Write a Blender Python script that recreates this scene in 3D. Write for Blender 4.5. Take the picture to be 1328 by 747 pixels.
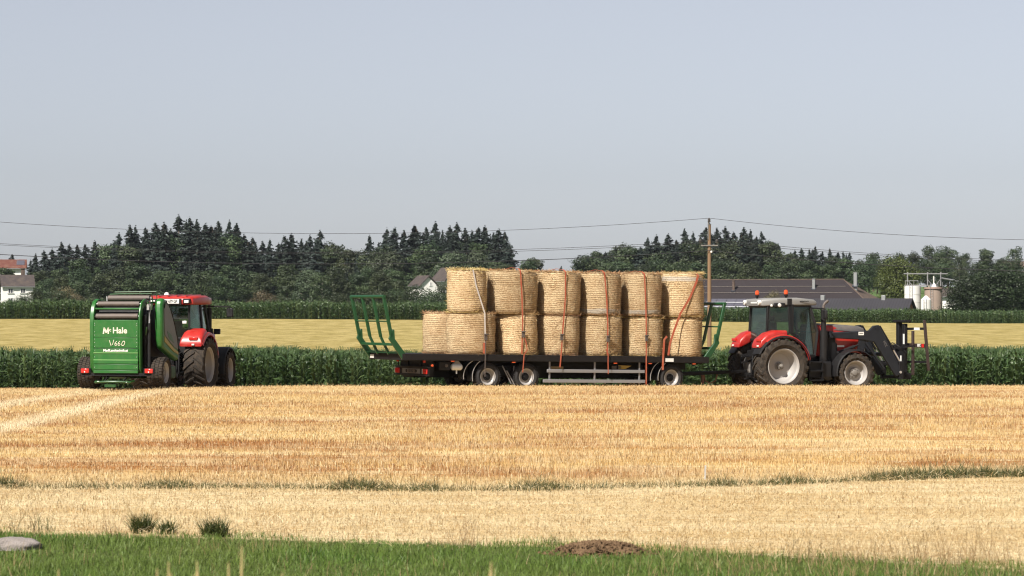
import bpy, math, random
import numpy as np
from mathutils import Vector, Matrix, Euler
R = math.radians
random.seed(7)
rng = np.random.default_rng(11)
for o in list(bpy.data.objects): bpy.data.objects.remove(o)
scene = bpy.context.scene
col = scene.collection
# ------------------------------------------------------------ camera
CAM_H = 2.5
cam = bpy.data.cameras.new('camera'); camo = bpy.data.objects.new('camera', cam); col.objects.link(camo)
camo.location = (0, 0, CAM_H); camo.rotation_euler = (R(90.36), 0, 0)
cam.sensor_width = 36; cam.lens = 36*3420/1328; cam.clip_start = 0.5; cam.clip_end = 9000
cam.dof.use_dof = True; cam.dof.focus_distance = 82; cam.dof.aperture_fstop = 4.8
scene.camera = camo
# ------------------------------------------------------------ sky and sun
SUN_EL = R(46); SUN_DIR = Vector((-0.54*math.cos(SUN_EL), -0.842*math.cos(SUN_EL), math.sin(SUN_EL)))
world = bpy.data.worlds.new("World"); scene.world = world; world.use_nodes = True
wn = world.node_tree.nodes; wl = world.node_tree.links
bg = wn['Background']
sky = wn.new('ShaderNodeTexSky'); sky.sky_type = 'NISHITA'; sky.sun_disc = False
sky.sun_elevation = SUN_EL; sky.sun_rotation = math.atan2(SUN_DIR.x, SUN_DIR.y)
sky.altitude = 400; sky.air_density = 1.0; sky.dust_density = 1.0; sky.ozone_density = 3.5
hsv = wn.new('ShaderNodeHueSaturation'); hsv.inputs['Saturation'].default_value = 0.27; hsv.inputs['Value'].default_value = 0.965
tint = wn.new('ShaderNodeMix'); tint.data_type = 'RGBA'; tint.blend_type = 'MULTIPLY'
tint.inputs[0].default_value = 1.0; tint.inputs[7].default_value = (0.945, 0.96, 1.035, 1)
wl.new(sky.outputs[0], hsv.inputs['Color']); wl.new(hsv.outputs[0], tint.inputs[6]); wl.new(tint.outputs[2], bg.inputs[0])
bg.inputs[1].default_value = 0.050
sl = bpy.data.lights.new('sun', 'SUN'); sl.energy = 5.0; sl.angle = R(0.53); sl.color = (1.0, 0.94, 0.85)
so = bpy.data.objects.new('sun', sl); col.objects.link(so)
so.rotation_euler = SUN_DIR.to_track_quat('Z', 'Y').to_euler(); so.location = (-20, -30, 60)
scene.view_settings.view_transform = 'Standard'; scene.view_settings.look = 'None'
scene.view_settings.exposure = 1.05; scene.view_settings.gamma = 1.0
scene.view_settings.use_curve_mapping = False
scene.render.engine = 'CYCLES'
scene.cycles.pixel_filter_type = 'BLACKMAN_HARRIS'; scene.cycles.filter_width = 1.15
scene.cycles.max_bounces = 8; scene.cycles.transparent_max_bounces = 16

# ------------------------------------------------------------ materials
def nd(nt, t, **kw):
    n = nt.nodes.new(t)
    for k, v in kw.items(): setattr(n, k, v)
    return n
def new_mat(name):
    m = bpy.data.materials.new(name); m.use_nodes = True
    return m, m.node_tree, m.node_tree.nodes['Principled BSDF']
def rgba(c): return (c[0], c[1], c[2], 1)
def mixrgb(nt, a, b, fac, blend='MIX'):
    n = nd(nt, 'ShaderNodeMix', data_type='RGBA', blend_type=blend)
    for sock, v in ((n.inputs[6], a), (n.inputs[7], b), (n.inputs[0], fac)):
        if isinstance(v, bpy.types.NodeSocket): nt.links.new(v, sock)
        elif isinstance(v, (tuple, list)): sock.default_value = rgba(v)
        else: sock.default_value = v
    return n.outputs[2]
def noise(nt, vec, scale, detail=4, rough=0.6, stretch=None):
    if stretch:
        mp = nd(nt, 'ShaderNodeMapping'); mp.inputs['Scale'].default_value = stretch
        nt.links.new(vec, mp.inputs['Vector']); vec = mp.outputs[0]
    n = nd(nt, 'ShaderNodeTexNoise'); n.inputs['Scale'].default_value = scale
    n.inputs['Detail'].default_value = detail; n.inputs['Roughness'].default_value = rough
    nt.links.new(vec, n.inputs['Vector']); return n.outputs['Fac']
def ramp(nt, fac, stops):
    n = nd(nt, 'ShaderNodeValToRGB'); e = n.color_ramp.elements
    while len(e) < len(stops): e.new(0.5)
    for el, (p, c) in zip(e, stops):
        el.position = p; el.color = rgba(c) if isinstance(c, tuple) else (c, c, c, 1)
    nt.links.new(fac, n.inputs[0]); return n.outputs[0]
def math_n(nt, op, a, b=None, c=None, clamp=False):
    n = nd(nt, 'ShaderNodeMath', operation=op); n.use_clamp = clamp
    for i, v in enumerate((a, b, c)):
        if v is None: continue
        if isinstance(v, (int, float)): n.inputs[i].default_value = v
        else: nt.links.new(v, n.inputs[i])
    return n.outputs[0]
def paint(name, c, rough=0.4, metal=0.0, var=0.12, scale=3.0, dust=0.15, dustc=(0.33, 0.26, 0.17), bump=0.0, spec=0.5):
    m, nt, p = new_mat(name)
    tc = nd(nt, 'ShaderNodeTexCoord').outputs['Object']
    n1 = noise(nt, tc, scale, 5)
    a = mixrgb(nt, tuple(x*(1-var) for x in c), tuple(min(1, x*(1+var)) for x in c), n1)
    n2 = noise(nt, tc, scale*2.7, 6, 0.7)
    d = ramp(nt, n2, [(0.42, 0.0), (0.75, 1.0)])
    f = math_n(nt, 'MULTIPLY', d, dust*2)
    f = math_n(nt, 'ADD', f, dust*0.35, clamp=True)
    a = mixrgb(nt, a, dustc, f)
    nt.links.new(a, p.inputs['Base Color'])
    r = math_n(nt, 'MULTIPLY_ADD', n2, 0.3, rough-0.12, clamp=True)
    nt.links.new(r, p.inputs['Roughness'])
    p.inputs['Metallic'].default_value = metal
    p.inputs['Specular IOR Level'].default_value = spec
    if bump:
        b = nd(nt, 'ShaderNodeBump'); b.inputs['Strength'].default_value = bump; b.inputs['Distance'].default_value = 0.02
        nt.links.new(noise(nt, tc, scale*12, 3), b.inputs['Height']); nt.links.new(b.outputs[0], p.inputs['Normal'])
    return m
def glass_mat(name, tintc=(0.50, 0.64, 0.58)):
    m, nt, p = new_mat(name); nt.nodes.remove(p)
    out = nt.nodes['Material Output']
    tr = nd(nt, 'ShaderNodeBsdfTransparent'); tr.inputs[0].default_value = rgba(tintc)
    gl = nd(nt, 'ShaderNodeBsdfGlossy'); gl.inputs['Roughness'].default_value = 0.04; gl.inputs[0].default_value = (0.9, 0.9, 0.9, 1)
    df = nd(nt, 'ShaderNodeBsdfDiffuse'); df.inputs[0].default_value = (0.35, 0.33, 0.28, 1)
    fr = nd(nt, 'ShaderNodeFresnel'); fr.inputs[0].default_value = 1.5
    mx = nd(nt, 'ShaderNodeMixShader'); nt.links.new(math_n(nt, 'MULTIPLY_ADD', fr.outputs[0], 0.75, 0.0), mx.inputs[0])
    nt.links.new(tr.outputs[0], mx.inputs[1]); nt.links.new(gl.outputs[0], mx.inputs[2])
    mx2 = nd(nt, 'ShaderNodeMixShader')
    tc = nd(nt, 'ShaderNodeTexCoord').outputs['Object']
    nt.links.new(math_n(nt, 'MULTIPLY', noise(nt, tc, 3, 4), 0.05), mx2.inputs[0])
    nt.links.new(mx.outputs[0], mx2.inputs[1]); nt.links.new(df.outputs[0], mx2.inputs[2])
    nt.links.new(mx2.outputs[0], out.inputs[0]); return m
def leaf_mat(name, c1, c2, c3=None, rough=0.55, trans=0.25, spec=0.3, scale=0.35):
    m, nt, p = new_mat(name)
    at = nd(nt, 'ShaderNodeAttribute', attribute_name='rnd').outputs['Fac']
    oi = nd(nt, 'ShaderNodeObjectInfo').outputs['Random']
    tc = nd(nt, 'ShaderNodeTexCoord').outputs['Object']
    a = mixrgb(nt, c1, c2, at)
    n = ramp(nt, noise(nt, tc, scale, 3), [(0.35, 0.0), (0.68, 1.0)])
    a = mixrgb(nt, a, c3 or tuple(0.5*(x+y) for x, y in zip(c1, c2)), math_n(nt, 'MULTIPLY', n, 0.6))
    h = nd(nt, 'ShaderNodeHueSaturation'); nt.links.new(a, h.inputs['Color'])
    nt.links.new(math_n(nt, 'MULTIPLY_ADD', oi, 0.05, 0.475), h.inputs['Hue'])
    nt.links.new(math_n(nt, 'MULTIPLY_ADD', oi, 0.45, 0.78), h.inputs['Value'])
    nt.links.new(h.outputs[0], p.inputs['Base Color'])
    p.inputs['Roughness'].default_value = rough; p.inputs['Specular IOR Level'].default_value = spec
    if trans:
        tb = nd(nt, 'ShaderNodeBsdfTranslucent'); nt.links.new(h.outputs[0], tb.inputs[0])
        mx = nd(nt, 'ShaderNodeMixShader'); mx.inputs[0].default_value = trans
        nt.links.new(p.outputs[0], mx.inputs[1]); nt.links.new(tb.outputs[0], mx.inputs[2])
        nt.links.new(mx.outputs[0], nt.nodes['Material Output'].inputs[0])
    return m

# ------------------------------------------------------------ mesh helpers
class MB:
    def __init__(s): s.v = []; s.f = []
    def add(s, vs, fs):
        k = len(s.v); s.v += [tuple(v) for v in vs]; s.f += [tuple(k+i for i in f) for f in fs]; return s
    def box(s, c, d, rot=None):
        x, y, z = d[0]/2, d[1]/2, d[2]/2
        vs = [Vector(p) for p in ((-x,-y,-z),(x,-y,-z),(x,y,-z),(-x,y,-z),(-x,-y,z),(x,-y,z),(x,y,z),(-x,y,z))]
        if rot is not None: m = Euler(rot).to_matrix(); vs = [m @ v for v in vs]
        c = Vector(c)
        return s.add([v+c for v in vs], [(0,3,2,1),(4,5,6,7),(0,1,5,4),(1,2,6,5),(2,3,7,6),(3,0,4,7)])
    def b2(s, a, b):
        return s.box([(a[i]+b[i])/2 for i in range(3)], [abs(b[i]-a[i]) for i in range(3)])
    def prism(s, poly, a, b, axis='y'):
        # poly: list of (u,w); axis y: (u,w)->(x,z) ; axis x: (y,z) ; axis z: (x,y)
        def P(u, w, t): return {'y': (u, t, w), 'x': (t, u, w), 'z': (u, w, t)}[axis]
        n = len(poly)
        vs = [P(u, w, a) for u, w in poly] + [P(u, w, b) for u, w in poly]
        fs = [tuple(range(n)), tuple(range(2*n-1, n-1, -1))]
        for i in range(n): j = (i+1) % n; fs.append((i, i+n, j+n, j))
        return s.add(vs, fs)
    def tube(s, path, r, n=10, cap=True):
        path = [Vector(p) for p in path]; rs = r if isinstance(r, (list, tuple)) else [r]*len(path)
        vs = []; m = len(path); up = None
        for i, p in enumerate(path):
            t = (path[min(i+1, m-1)] - path[max(i-1, 0)])
            if t.length < 1e-9: t = Vector((0, 0, 1))
            t.normalize()
            if up is None:
                up = Vector((0, 0, 1)) if abs(t.z) < 0.9 else Vector((1, 0, 0))
            a = t.cross(up)
            if a.length < 1e-4: a = t.cross(Vector((0.3, 1, 0.2)))
            a.normalize(); b = a.cross(t).normalized(); up = b
            for k in range(n):
                w = 2*math.pi*k/n; vs.append(p + (a*math.cos(w) + b*math.sin(w))*rs[i])
        fs = []
        for i in range(m-1):
            for k in range(n):
                j = (k+1) % n; fs.append((i*n+k, i*n+j, (i+1)*n+j, (i+1)*n+k))
        if cap: fs.append(tuple(range(n-1, -1, -1))); fs.append(tuple((m-1)*n+k for k in range(n)))
        return s.add(vs, fs)
    def bar(s, a, b, w, h, up=(0, 0, 1)):
        a, b = Vector(a), Vector(b); t = (b-a).normalized(); u = Vector(up)
        sd = t.cross(u)
        if sd.length < 1e-4: sd = t.cross(Vector((1, 0, 0)))
        sd.normalize(); u = sd.cross(t).normalized()
        vs = []
        for p in (a, b):
            for i, j in ((-1,-1),(1,-1),(1,1),(-1,1)): vs.append(p + sd*(w/2*i) + u*(h/2*j))
        return s.add(vs, [(0,1,2,3),(7,6,5,4),(0,4,5,1),(1,5,6,2),(2,6,7,3),(3,7,4,0)])
    def lathe(s, prof, c=(0,0,0), n=32, axis='z', close=False):
        # prof: list of (r, h)
        vs = []; c = Vector(c)
        for r, h in prof:
            for k in range(n):
                w = 2*math.pi*k/n; ca, sa = r*math.cos(w), r*math.sin(w)
                q = {'z': (ca, sa, h), 'y': (ca, h, sa), 'x': (h, ca, sa)}[axis]
                vs.append(c + Vector(q))
        fs = []; m = len(prof)
        for i in range(m-1 if not close else m):
            a = i*n; b = ((i+1) % m)*n
            for k in range(n): j = (k+1) % n; fs.append((a+k, a+j, b+j, b+k))
        return s.add(vs, fs)
    def loft(s, secs, cap=True):
        n = len(secs[0]); vs = [p for sc in secs for p in sc]; fs = []
        for i in range(len(secs)-1):
            for k in range(n): j = (k+1) % n; fs.append((i*n+k, i*n+j, (i+1)*n+j, (i+1)*n+k))
        if cap: fs.append(tuple(range(n-1, -1, -1))); fs.append(tuple((len(secs)-1)*n+k for k in range(n)))
        return s.add(vs, fs)
    def build(s, name, m, parent=None, bevel=0.0, angle=32, smooth=True):
        me = bpy.data.meshes.new(name); me.from_pydata(s.v, [], s.f); me.update()
        import bmesh
        bm = bmesh.new(); bm.from_mesh(me); bmesh.ops.recalc_face_normals(bm, faces=bm.faces); bm.to_mesh(me); bm.free()
        if smooth: me.shade_smooth(); me.set_sharp_from_angle(angle=R(angle))
        me.materials.append(m)
        o = bpy.data.objects.new(name, me); col.objects.link(o)
        if bevel:
            b = o.modifiers.new('bevel', 'BEVEL'); b.width = bevel; b.segments = 2; b.limit_method = 'ANGLE'; b.angle_limit = R(40)
            b.harden_normals = False
        if parent: o.parent = parent
        return o
def np_mesh(name, V, F, mat, rnd=None, smooth=False):
    me = bpy.data.meshes.new(name); V = np.asarray(V, dtype=np.float32); F = np.asarray(F, dtype=np.int32)
    k = F.shape[1]
    me.vertices.add(len(V)); me.vertices.foreach_set('co', V.ravel())
    me.loops.add(F.size); me.loops.foreach_set('vertex_index', F.ravel())
    me.polygons.add(len(F)); me.polygons.foreach_set('loop_start', np.arange(0, F.size, k, dtype=np.int32))
    me.update(calc_edges=True); me.validate()
    if smooth: me.shade_smooth()
    if rnd is not None:
        a = me.attributes.new('rnd', 'FLOAT', 'POINT'); a.data.foreach_set('value', np.asarray(rnd, dtype=np.float32))
    me.materials.append(mat); return me
def link(name, me, parent=None):
    o = bpy.data.objects.new(name, me); col.objects.link(o)
    if parent: o.parent = parent
    return o
def empty(name, loc=(0,0,0), rot=(0,0,0)):
    o = bpy.data.objects.new(name, None); col.objects.link(o); o.location = loc; o.rotation_euler = rot
    o.empty_display_size = 0.5; return o
def tag(o, label=None, cat=None, group=None, kind=None):
    if label: o['label'] = label
    if cat: o['category'] = cat
    if group: o['group'] = group
    if kind: o['kind'] = kind
    return o
def copy_tree(o, parent=None):
    c = o.copy(); col.objects.link(c); c.parent = parent
    for ch in list(o.children): copy_tree(ch, c)
    return c
def text_obj(s, size, m, parent, origin, xdir, ydir, name='lettering', align='CENTER', depth=0.003, shear=0.0, sx=1.0, offset=0.0):
    cu = bpy.data.curves.new('tmp', 'FONT'); cu.body = s; cu.size = size; cu.align_x = align; cu.align_y = 'CENTER'
    cu.extrude = depth; cu.shear = shear; cu.resolution_u = 3; cu.offset = offset
    t = bpy.data.objects.new('tmp', cu); col.objects.link(t)
    dg = bpy.context.evaluated_depsgraph_get(); dg.update()
    me = bpy.data.meshes.new_from_object(t.evaluated_get(dg)); bpy.data.objects.remove(t)
    X, Y = Vector(xdir), Vector(ydir); Z = X.cross(Y)
    M = Matrix((X*sx, Y, Z)).transposed().to_4x4(); M.translation = Vector(origin)
    me.transform(M); me.materials.clear(); me.materials.append(m)
    o = link(name, me, parent); me.name = name; return o
ORD = ['first','second','third','fourth','fifth','sixth','seventh','eighth','ninth','tenth','eleventh','twelfth','thirteenth','fourteenth',
 'fifteenth','sixteenth','seventeenth','eighteenth','nineteenth','twentieth']
def ordw(i):
    if i < 20: return ORD[i]
    t = {2:'twenty',3:'thirty',4:'forty',5:'fifty',6:'sixty'}[(i+1)//10]
    return (t[:-1]+'ieth') if (i+1) % 10 == 0 else t+'-'+ORD[(i+1) % 10-1]
# ------------------------------------------------------------ terrain
def gz(x, y):
    x = np.asarray(x, dtype=float); y = np.asarray(y, dtype=float)
    z = np.interp(y, [-400, 79.3, 80.5, 86, 93, 100, 125, 342, 600, 1500, 6000], [0, 0, -0.055, -0.39, -0.76, -0.98, -1.28, 0.5, 3.0, 9.0, 30.0])
    z = z + 0.03*np.sin(x*0.21+1.0)*np.sin(y*0.13)*(np.clip(1-np.abs(y-50)/29, 0, 1))
    z = z + np.clip((y-380)/200, 0, 1)*3.0*np.clip(x/90, 0, 1.2)
    z = z + np.interp(y, [55, 76, 79.3, 80.5], [0, 0.06, 0.06, 0])*np.clip((x+9)/3, -1.2, 1) - np.interp(y, [66, 76, 79.4, 81], [0, 0.06, 0.06, 0])*np.exp(-((x+12.0)/1.7)**2)
    z = z - np.clip((y-250)/90, 0, 1)*np.clip((420-y)/60, 0, 1)*0.45*np.clip((x+10)/70, -0.3, 1.1)
    return z
def grass_edge(x): return 27.55 - 0.27*x - 0.055*np.clip(x, 0, 9)**2 + 0.25*np.sin(x*1.7)+0.12*np.sin(x*4.1+1)
def weed_line(x): return 35.5 + 0.42*np.clip(x-0.5, 0, 30) + 0.05*np.clip(-x, 0, 30)+0.15*np.sin(x*1.3)
def zone_colour(nt, blade=False):
    """straw and grass colours of the fields, by place"""
    geo = nd(nt, 'ShaderNodeNewGeometry'); pos = geo.outputs['Position']
    sp = nd(nt, 'ShaderNodeSeparateXYZ'); nt.links.new(pos, sp.inputs[0]); X, Y = sp.outputs[0], sp.outputs[1]
    n1 = noise(nt, pos, 1.0, 6, 0.68, stretch=(0.11, 0.42, 0.0))
    n2 = noise(nt, pos, 1.0, 6, 0.7, stretch=(0.11, 0.95, 0.0))
    n3 = noise(nt, pos, 1.0, 3, 0.6, stretch=(2.2, 7.0, 0.0))
    far = mixrgb(nt, (0.40, 0.18, 0.055), (0.68, 0.47, 0.20), ramp(nt, n1, [(0.42, 0.0), (0.54, 1.0)]))
    far = mixrgb(nt, far, (0.80, 0.65, 0.38), math_n(nt, 'MULTIPLY', ramp(nt, n2, [(0.50, 0.0), (0.60, 1.0)]), 0.85))
    far = mixrgb(nt, far, (0.36, 0.19, 0.07), math_n(nt, 'MULTIPLY', ramp(nt, n3, [(0.52, 0.0), (0.8, 1.0)]), 0.55))
    n4 = noise(nt, pos, 1.0, 5, 0.7, stretch=(0.32, 0.5, 0.0))
    far = mixrgb(nt, far, (0.38, 0.165, 0.055), math_n(nt, 'MULTIPLY', ramp(nt, n4, [(0.52, 0.0), (0.62, 1.0)]), 0.65))
    n5 = noise(nt, pos, 1.0, 4, 0.7, stretch=(0.7, 1.6, 0.0))
    far = mixrgb(nt, far, (0.84, 0.72, 0.47), math_n(nt, 'MULTIPLY', ramp(nt, n5, [(0.54, 0.0), (0.66, 1.0)]), 0.6))
    # drill rows running across the view
    rows = nd(nt, 'ShaderNodeTexWave', wave_type='BANDS', bands_direction='Y'); rows.inputs['Scale'].default_value = 0.085
    rows.inputs['Distortion'].default_value = 2.2; rows.inputs['Detail'].default_value = 3; rows.inputs['Detail Scale'].default_value = 0.2
    mp = nd(nt, 'ShaderNodeMapping'); mp.inputs['Rotation'].default_value = (0, 0, R(-9)); nt.links.new(pos, mp.inputs[0]); nt.links.new(mp.outputs[0], rows.inputs[0])
    far = mixrgb(nt, far, (0.70, 0.53, 0.29), math_n(nt, 'MULTIPLY', ramp(nt, rows.outputs['Fac'], [(0.55, 0.0), (0.85, 1.0)]), math_n(nt, 'MULTIPLY_ADD', n4, 3.0, -1.2, clamp=True)))
    # pale chaff trail on the left, and paler ground near the machines and near the weed line
    tl = math_n(nt, 'ADD', math_n(nt, 'ABSOLUTE', math_n(nt, 'ADD', X, 11.6)), -1.25)
    tl = math_n(nt, 'ABSOLUTE', math_n(nt, 'ADD', tl, math_n(nt, 'MULTIPLY_ADD', n2, 1.6, -0.8)))
    tlm = math_n(nt, 'SUBTRACT', 1.25, math_n(nt, 'MULTIPLY', tl, 1.7), clamp=True)
    tlm = math_n(nt, 'MULTIPLY', tlm, math_n(nt, 'MULTIPLY', math_n(nt, 'SUBTRACT', Y, 44), 0.1, clamp=True))
    far = mixrgb(nt, far, (0.84, 0.72, 0.50), math_n(nt, 'MULTIPLY', tlm, 0.9))
    nearm = math_n(nt, 'MULTIPLY', math_n(nt, 'SUBTRACT', Y, 70), 0.14, clamp=True)
    far = mixrgb(nt, far, (0.68, 0.50, 0.26), math_n(nt, 'MULTIPLY', nearm, 0.55))
    pale = mixrgb(nt, (0.56, 0.40, 0.19), (0.76, 0.64, 0.41), ramp(nt, n2, [(0.35, 0.0), (0.6, 1.0)]))
    pale = mixrgb(nt, pale, (0.46, 0.28, 0.11), math_n(nt, 'MULTIPLY', ramp(nt, n3, [(0.50, 0.0), (0.66, 1.0)]), 0.75))
    # weed line split
    xx = math_n(nt, 'MAXIMUM', math_n(nt, 'SUBTRACT', X, 0.5), 0.0)
    wl_ = math_n(nt, 'MULTIPLY_ADD', xx, 0.42, 36.0)
    dd = math_n(nt, 'SUBTRACT', Y, wl_)
    dd = math_n(nt, 'ADD', dd, math_n(nt, 'MULTIPLY_ADD', n2, 5.0, -2.5))
    f = math_n(nt, 'MULTIPLY', dd, 0.35, clamp=True)
    c = mixrgb(nt, pale, far, f)
    c = mixrgb(nt, c, (0.72, 0.71, 0.68), 1.0, 'MULTIPLY')
    return c, X, Y, n1, n2, n3, pos
def ground_material():
    m, nt, p = new_mat('ground_field')
    c, X, Y, n1, n2, n3, pos = zone_colour(nt)
    soil = mixrgb(nt, c, (0.17, 0.11, 0.06), math_n(nt, 'MULTIPLY', ramp(nt, noise(nt, pos, 9, 4), [(0.45, 0.0), (0.65, 1.0)]), 0.35))
    # grass in the foreground
    ge = math_n(nt, 'MULTIPLY_ADD', X, -0.27, 27.55)
    xp = math_n(nt, 'MAXIMUM', X, 0.0); ge = math_n(nt, 'ADD', ge, math_n(nt, 'MULTIPLY', math_n(nt, 'MULTIPLY', xp, xp), -0.055))
    gm = math_n(nt, 'MULTIPLY', math_n(nt, 'SUBTRACT', math_n(nt, 'ADD', ge, math_n(nt, 'MULTIPLY_ADD', n3, 1.0, -0.5)), Y), 3.0, clamp=True)
    gcol = mixrgb(nt, (0.035, 0.055, 0.013), (0.09, 0.11, 0.03), n3)
    c2 = mixrgb(nt, soil, gcol, gm)
    # soil under the maize, ripe grain field beyond, meadow beyond that
    m1 = math_n(nt, 'MULTIPLY', math_n(nt, 'SUBTRACT', Y, 91.3), 2.0, clamp=True)
    c3 = mixrgb(nt, c2, (0.10, 0.075, 0.05), m1)
    m2 = math_n(nt, 'MULTIPLY', math_n(nt, 'SUBTRACT', Y, 127), 1.0, clamp=True)
    wn1 = noise(nt, pos, 1.0, 6, 0.7, stretch=(0.5, 0.16, 0))
    wn2 = noise(nt, pos, 1.0, 4, 0.7, stretch=(3.0, 0.8, 0))
    grain = mixrgb(nt, (0.18, 0.14, 0.04), (0.33, 0.265, 0.11), ramp(nt, wn1, [(0.36, 0.0), (0.62, 1.0)]))
    grain = mixrgb(nt, grain, (0.15, 0.125, 0.035), math_n(nt, 'MULTIPLY', ramp(nt, wn2, [(0.45, 0.0), (0.7, 1.0)]), 0.5))
    c4 = mixrgb(nt, c3, grain, m2)
    m3 = math_n(nt, 'MULTIPLY', math_n(nt, 'SUBTRACT', Y, 342), 1.0, clamp=True)
    c5 = mixrgb(nt, c4, mixrgb(nt, (0.05, 0.09, 0.03), (0.09, 0.13, 0.045), n1), m3)
    nt.links.new(c5, p.inputs['Base Color']); p.inputs['Roughness'].default_value = 0.95; p.inputs['Specular IOR Level'].default_value = 0.1
    b = nd(nt, 'ShaderNodeBump'); b.inputs['Strength'].default_value = 0.9; b.inputs['Distance'].default_value = 0.08
    nt.links.new(noise(nt, pos, 7, 5, 0.7), b.inputs['Height']); nt.links.new(b.outputs[0], p.inputs['Normal'])
    return m
xs = np.unique(np.concatenate([np.linspace(-2500, -60, 25), np.linspace(-60, 60, 121), np.linspace(60, 2500, 25)]))
ys = np.unique(np.concatenate([np.linspace(-300, 15, 15), np.linspace(15, 78, 64), np.linspace(78, 130, 105), np.linspace(130, 620, 80), np.linspace(620, 6000, 40)]))
GX, GY = np.meshgrid(xs, ys); GZ = gz(GX, GY)
V = np.stack([GX, GY, GZ], -1).reshape(-1, 3)
nx, ny = len(xs), len(ys); ii = np.arange(nx*ny).reshape(ny, nx)
F = np.stack([ii[:-1, :-1], ii[:-1, 1:], ii[1:, 1:], ii[1:, :-1]], -1).reshape(-1, 4)
ground = link('ground', np_mesh('ground', V, F, ground_material(), smooth=True)); tag(ground, kind='structure')

# ------------------------------------------------------------ blades (stubble, grass)
def blades(P, h, w, lean, yaw=None, seg=1, taper=0.5, droop=0.0):
    """P Nx3 roots, h w N; lean N (radians); returns V,F,rnd"""
    n = len(P)
    yaw = rng.uniform(0, 2*np.pi, n) if yaw is None else yaw
    az = rng.uniform(0, 2*np.pi, n)
    wd = np.stack([np.cos(yaw), np.sin(yaw), np.zeros(n)], -1)
    Vs = []; cur = P.copy(); ln = lean.copy() if isinstance(lean, np.ndarray) else np.full(n, lean)
    for s in range(seg+1):
        t = s/seg; ww = (w*(1-(1-taper)*t))[:, None]/2
        Vs += [cur - wd*ww, cur + wd*ww]
        d = np.stack([np.sin(ln)*np.cos(az), np.sin(ln)*np.sin(az), np.cos(ln)], -1)
        cur = cur + d*(h/seg)[:, None]; ln = ln + droop/seg
    V = np.stack(Vs, 1)  # n, 2(seg+1), 3
    k = 2*(seg+1); base = (np.arange(n)*k)[:, None]
    F = np.concatenate([base + np.array([[2*s, 2*s+1, 2*s+3, 2*s+2]]) for s in range(seg)], 0)
    r = np.repeat(rng.uniform(0, 1, n), k)
    return V.reshape(-1, 3), F, r
def straw_mat():
    m, nt, p = new_mat('straw_stalks')
    c, X, Y, n1, n2, n3, pos = zone_colour(nt)
    at = nd(nt, 'ShaderNodeAttribute', attribute_name='rnd').outputs['Fac']
    c = mixrgb(nt, c, (0.58, 0.50, 0.34), math_n(nt, 'MULTIPLY', ramp(nt, at, [(0.7, 0.0), (1.0, 1.0)]), 0.65))
    c = mixrgb(nt, c, (0.15, 0.07, 0.022), math_n(nt, 'MULTIPLY', ramp(nt, at, [(0.0, 1.0), (0.35, 0.0)]), 0.65))
    nt.links.new(c, p.inputs['Base Color']); p.inputs['Roughness'].default_value = 0.6; p.inputs['Specular IOR Level'].default_value = 0.35
    tb = nd(nt, 'ShaderNodeBsdfTranslucent'); nt.links.new(c, tb.inputs[0])
    mx = nd(nt, 'ShaderNodeMixShader'); mx.inputs[0].default_value = 0.25
    nt.links.new(p.outputs[0], mx.inputs[1]); nt.links.new(tb.outputs[0], mx.inputs[2]); nt.links.new(mx.outputs[0], nt.nodes['Material Output'].inputs[0])
    return m
STRAW = straw_mat()
def scatter(n, y0, y1, power=1.0, k=0.215, m=2.5):
    y = y0 + (y1-y0)*rng.uniform(0, 1, n)**power
    x = rng.uniform(-1, 1, n)*(k*y+m); return x, y
# standing stubble in drill rows
N = 360000
x, y = scatter(N, 26.0, 92.0)
ang = R(9); v = y*math.cos(ang) + x*math.sin(ang)
v2 = np.round(v/0.25)*0.25 + rng.normal(0, 0.028, N); y = y + (v2-v)
ok = y > grass_edge(x) + rng.normal(0, 0.25, N) - 0.2
near = y < weed_line(x)
patch = np.sin(x*0.33+np.sin(y*0.21)*2)*np.sin(y*0.35+x*0.05)
h = rng.uniform(0.035, 0.085, N)*(1+0.25*patch); h[near] *= 0.75
h *= np.where(y > 74, 0.7, 1.0)
thin = rng.uniform(0, 1, N) < np.where(near, 0.9, 1.0)
ok &= thin
x, y, h = x[ok], y[ok], h[ok]
P = np.stack([x, y, gz(x, y)-0.01], -1)
V1, F1, r1 = blades(P, h, rng.uniform(0.007, 0.011, len(x))*(0.55+y/80), np.abs(rng.normal(0, 0.22, len(x))), taper=0.8)
st = link('stubble', np_mesh('stubble', V1, F1, STRAW, r1)); tag(st, 'cut golden straw stubble standing across the foreground field', 'stubble', kind='stuff')
# loose straw lying on the ground
N = 190000
x, y = scatter(N, 25.5, 80.0, 1.25)
ok = (y > grass_edge(x) + rng.normal(0, 0.3, N) - 0.1)
dens = np.where(y < weed_line(x)+1.0, 1.0, 0.25 + 0.7*((np.abs(np.abs(x+11.6)-1.25) < 0.6) & (y > 46)))
ok &= rng.uniform(0, 1, N) < dens
x, y = x[ok], y[ok]
P = np.stack([x, y, gz(x, y)+rng.uniform(0.01, 0.09, len(x))], -1)
V2, F2, r2 = blades(P, rng.uniform(0.03, 0.11, len(x)), rng.uniform(0.004, 0.009, len(x)), rng.uniform(0.9, 1.75, len(x)), taper=0.9, seg=2, droop=0.3)
ls = link('loose_straw', np_mesh('loose_straw', V2, F2, STRAW, np.clip(r2+0.15, 0, 1))); tag(ls, 'pale loose straw lying over the stubble in the foreground', 'straw', kind='stuff')
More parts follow.
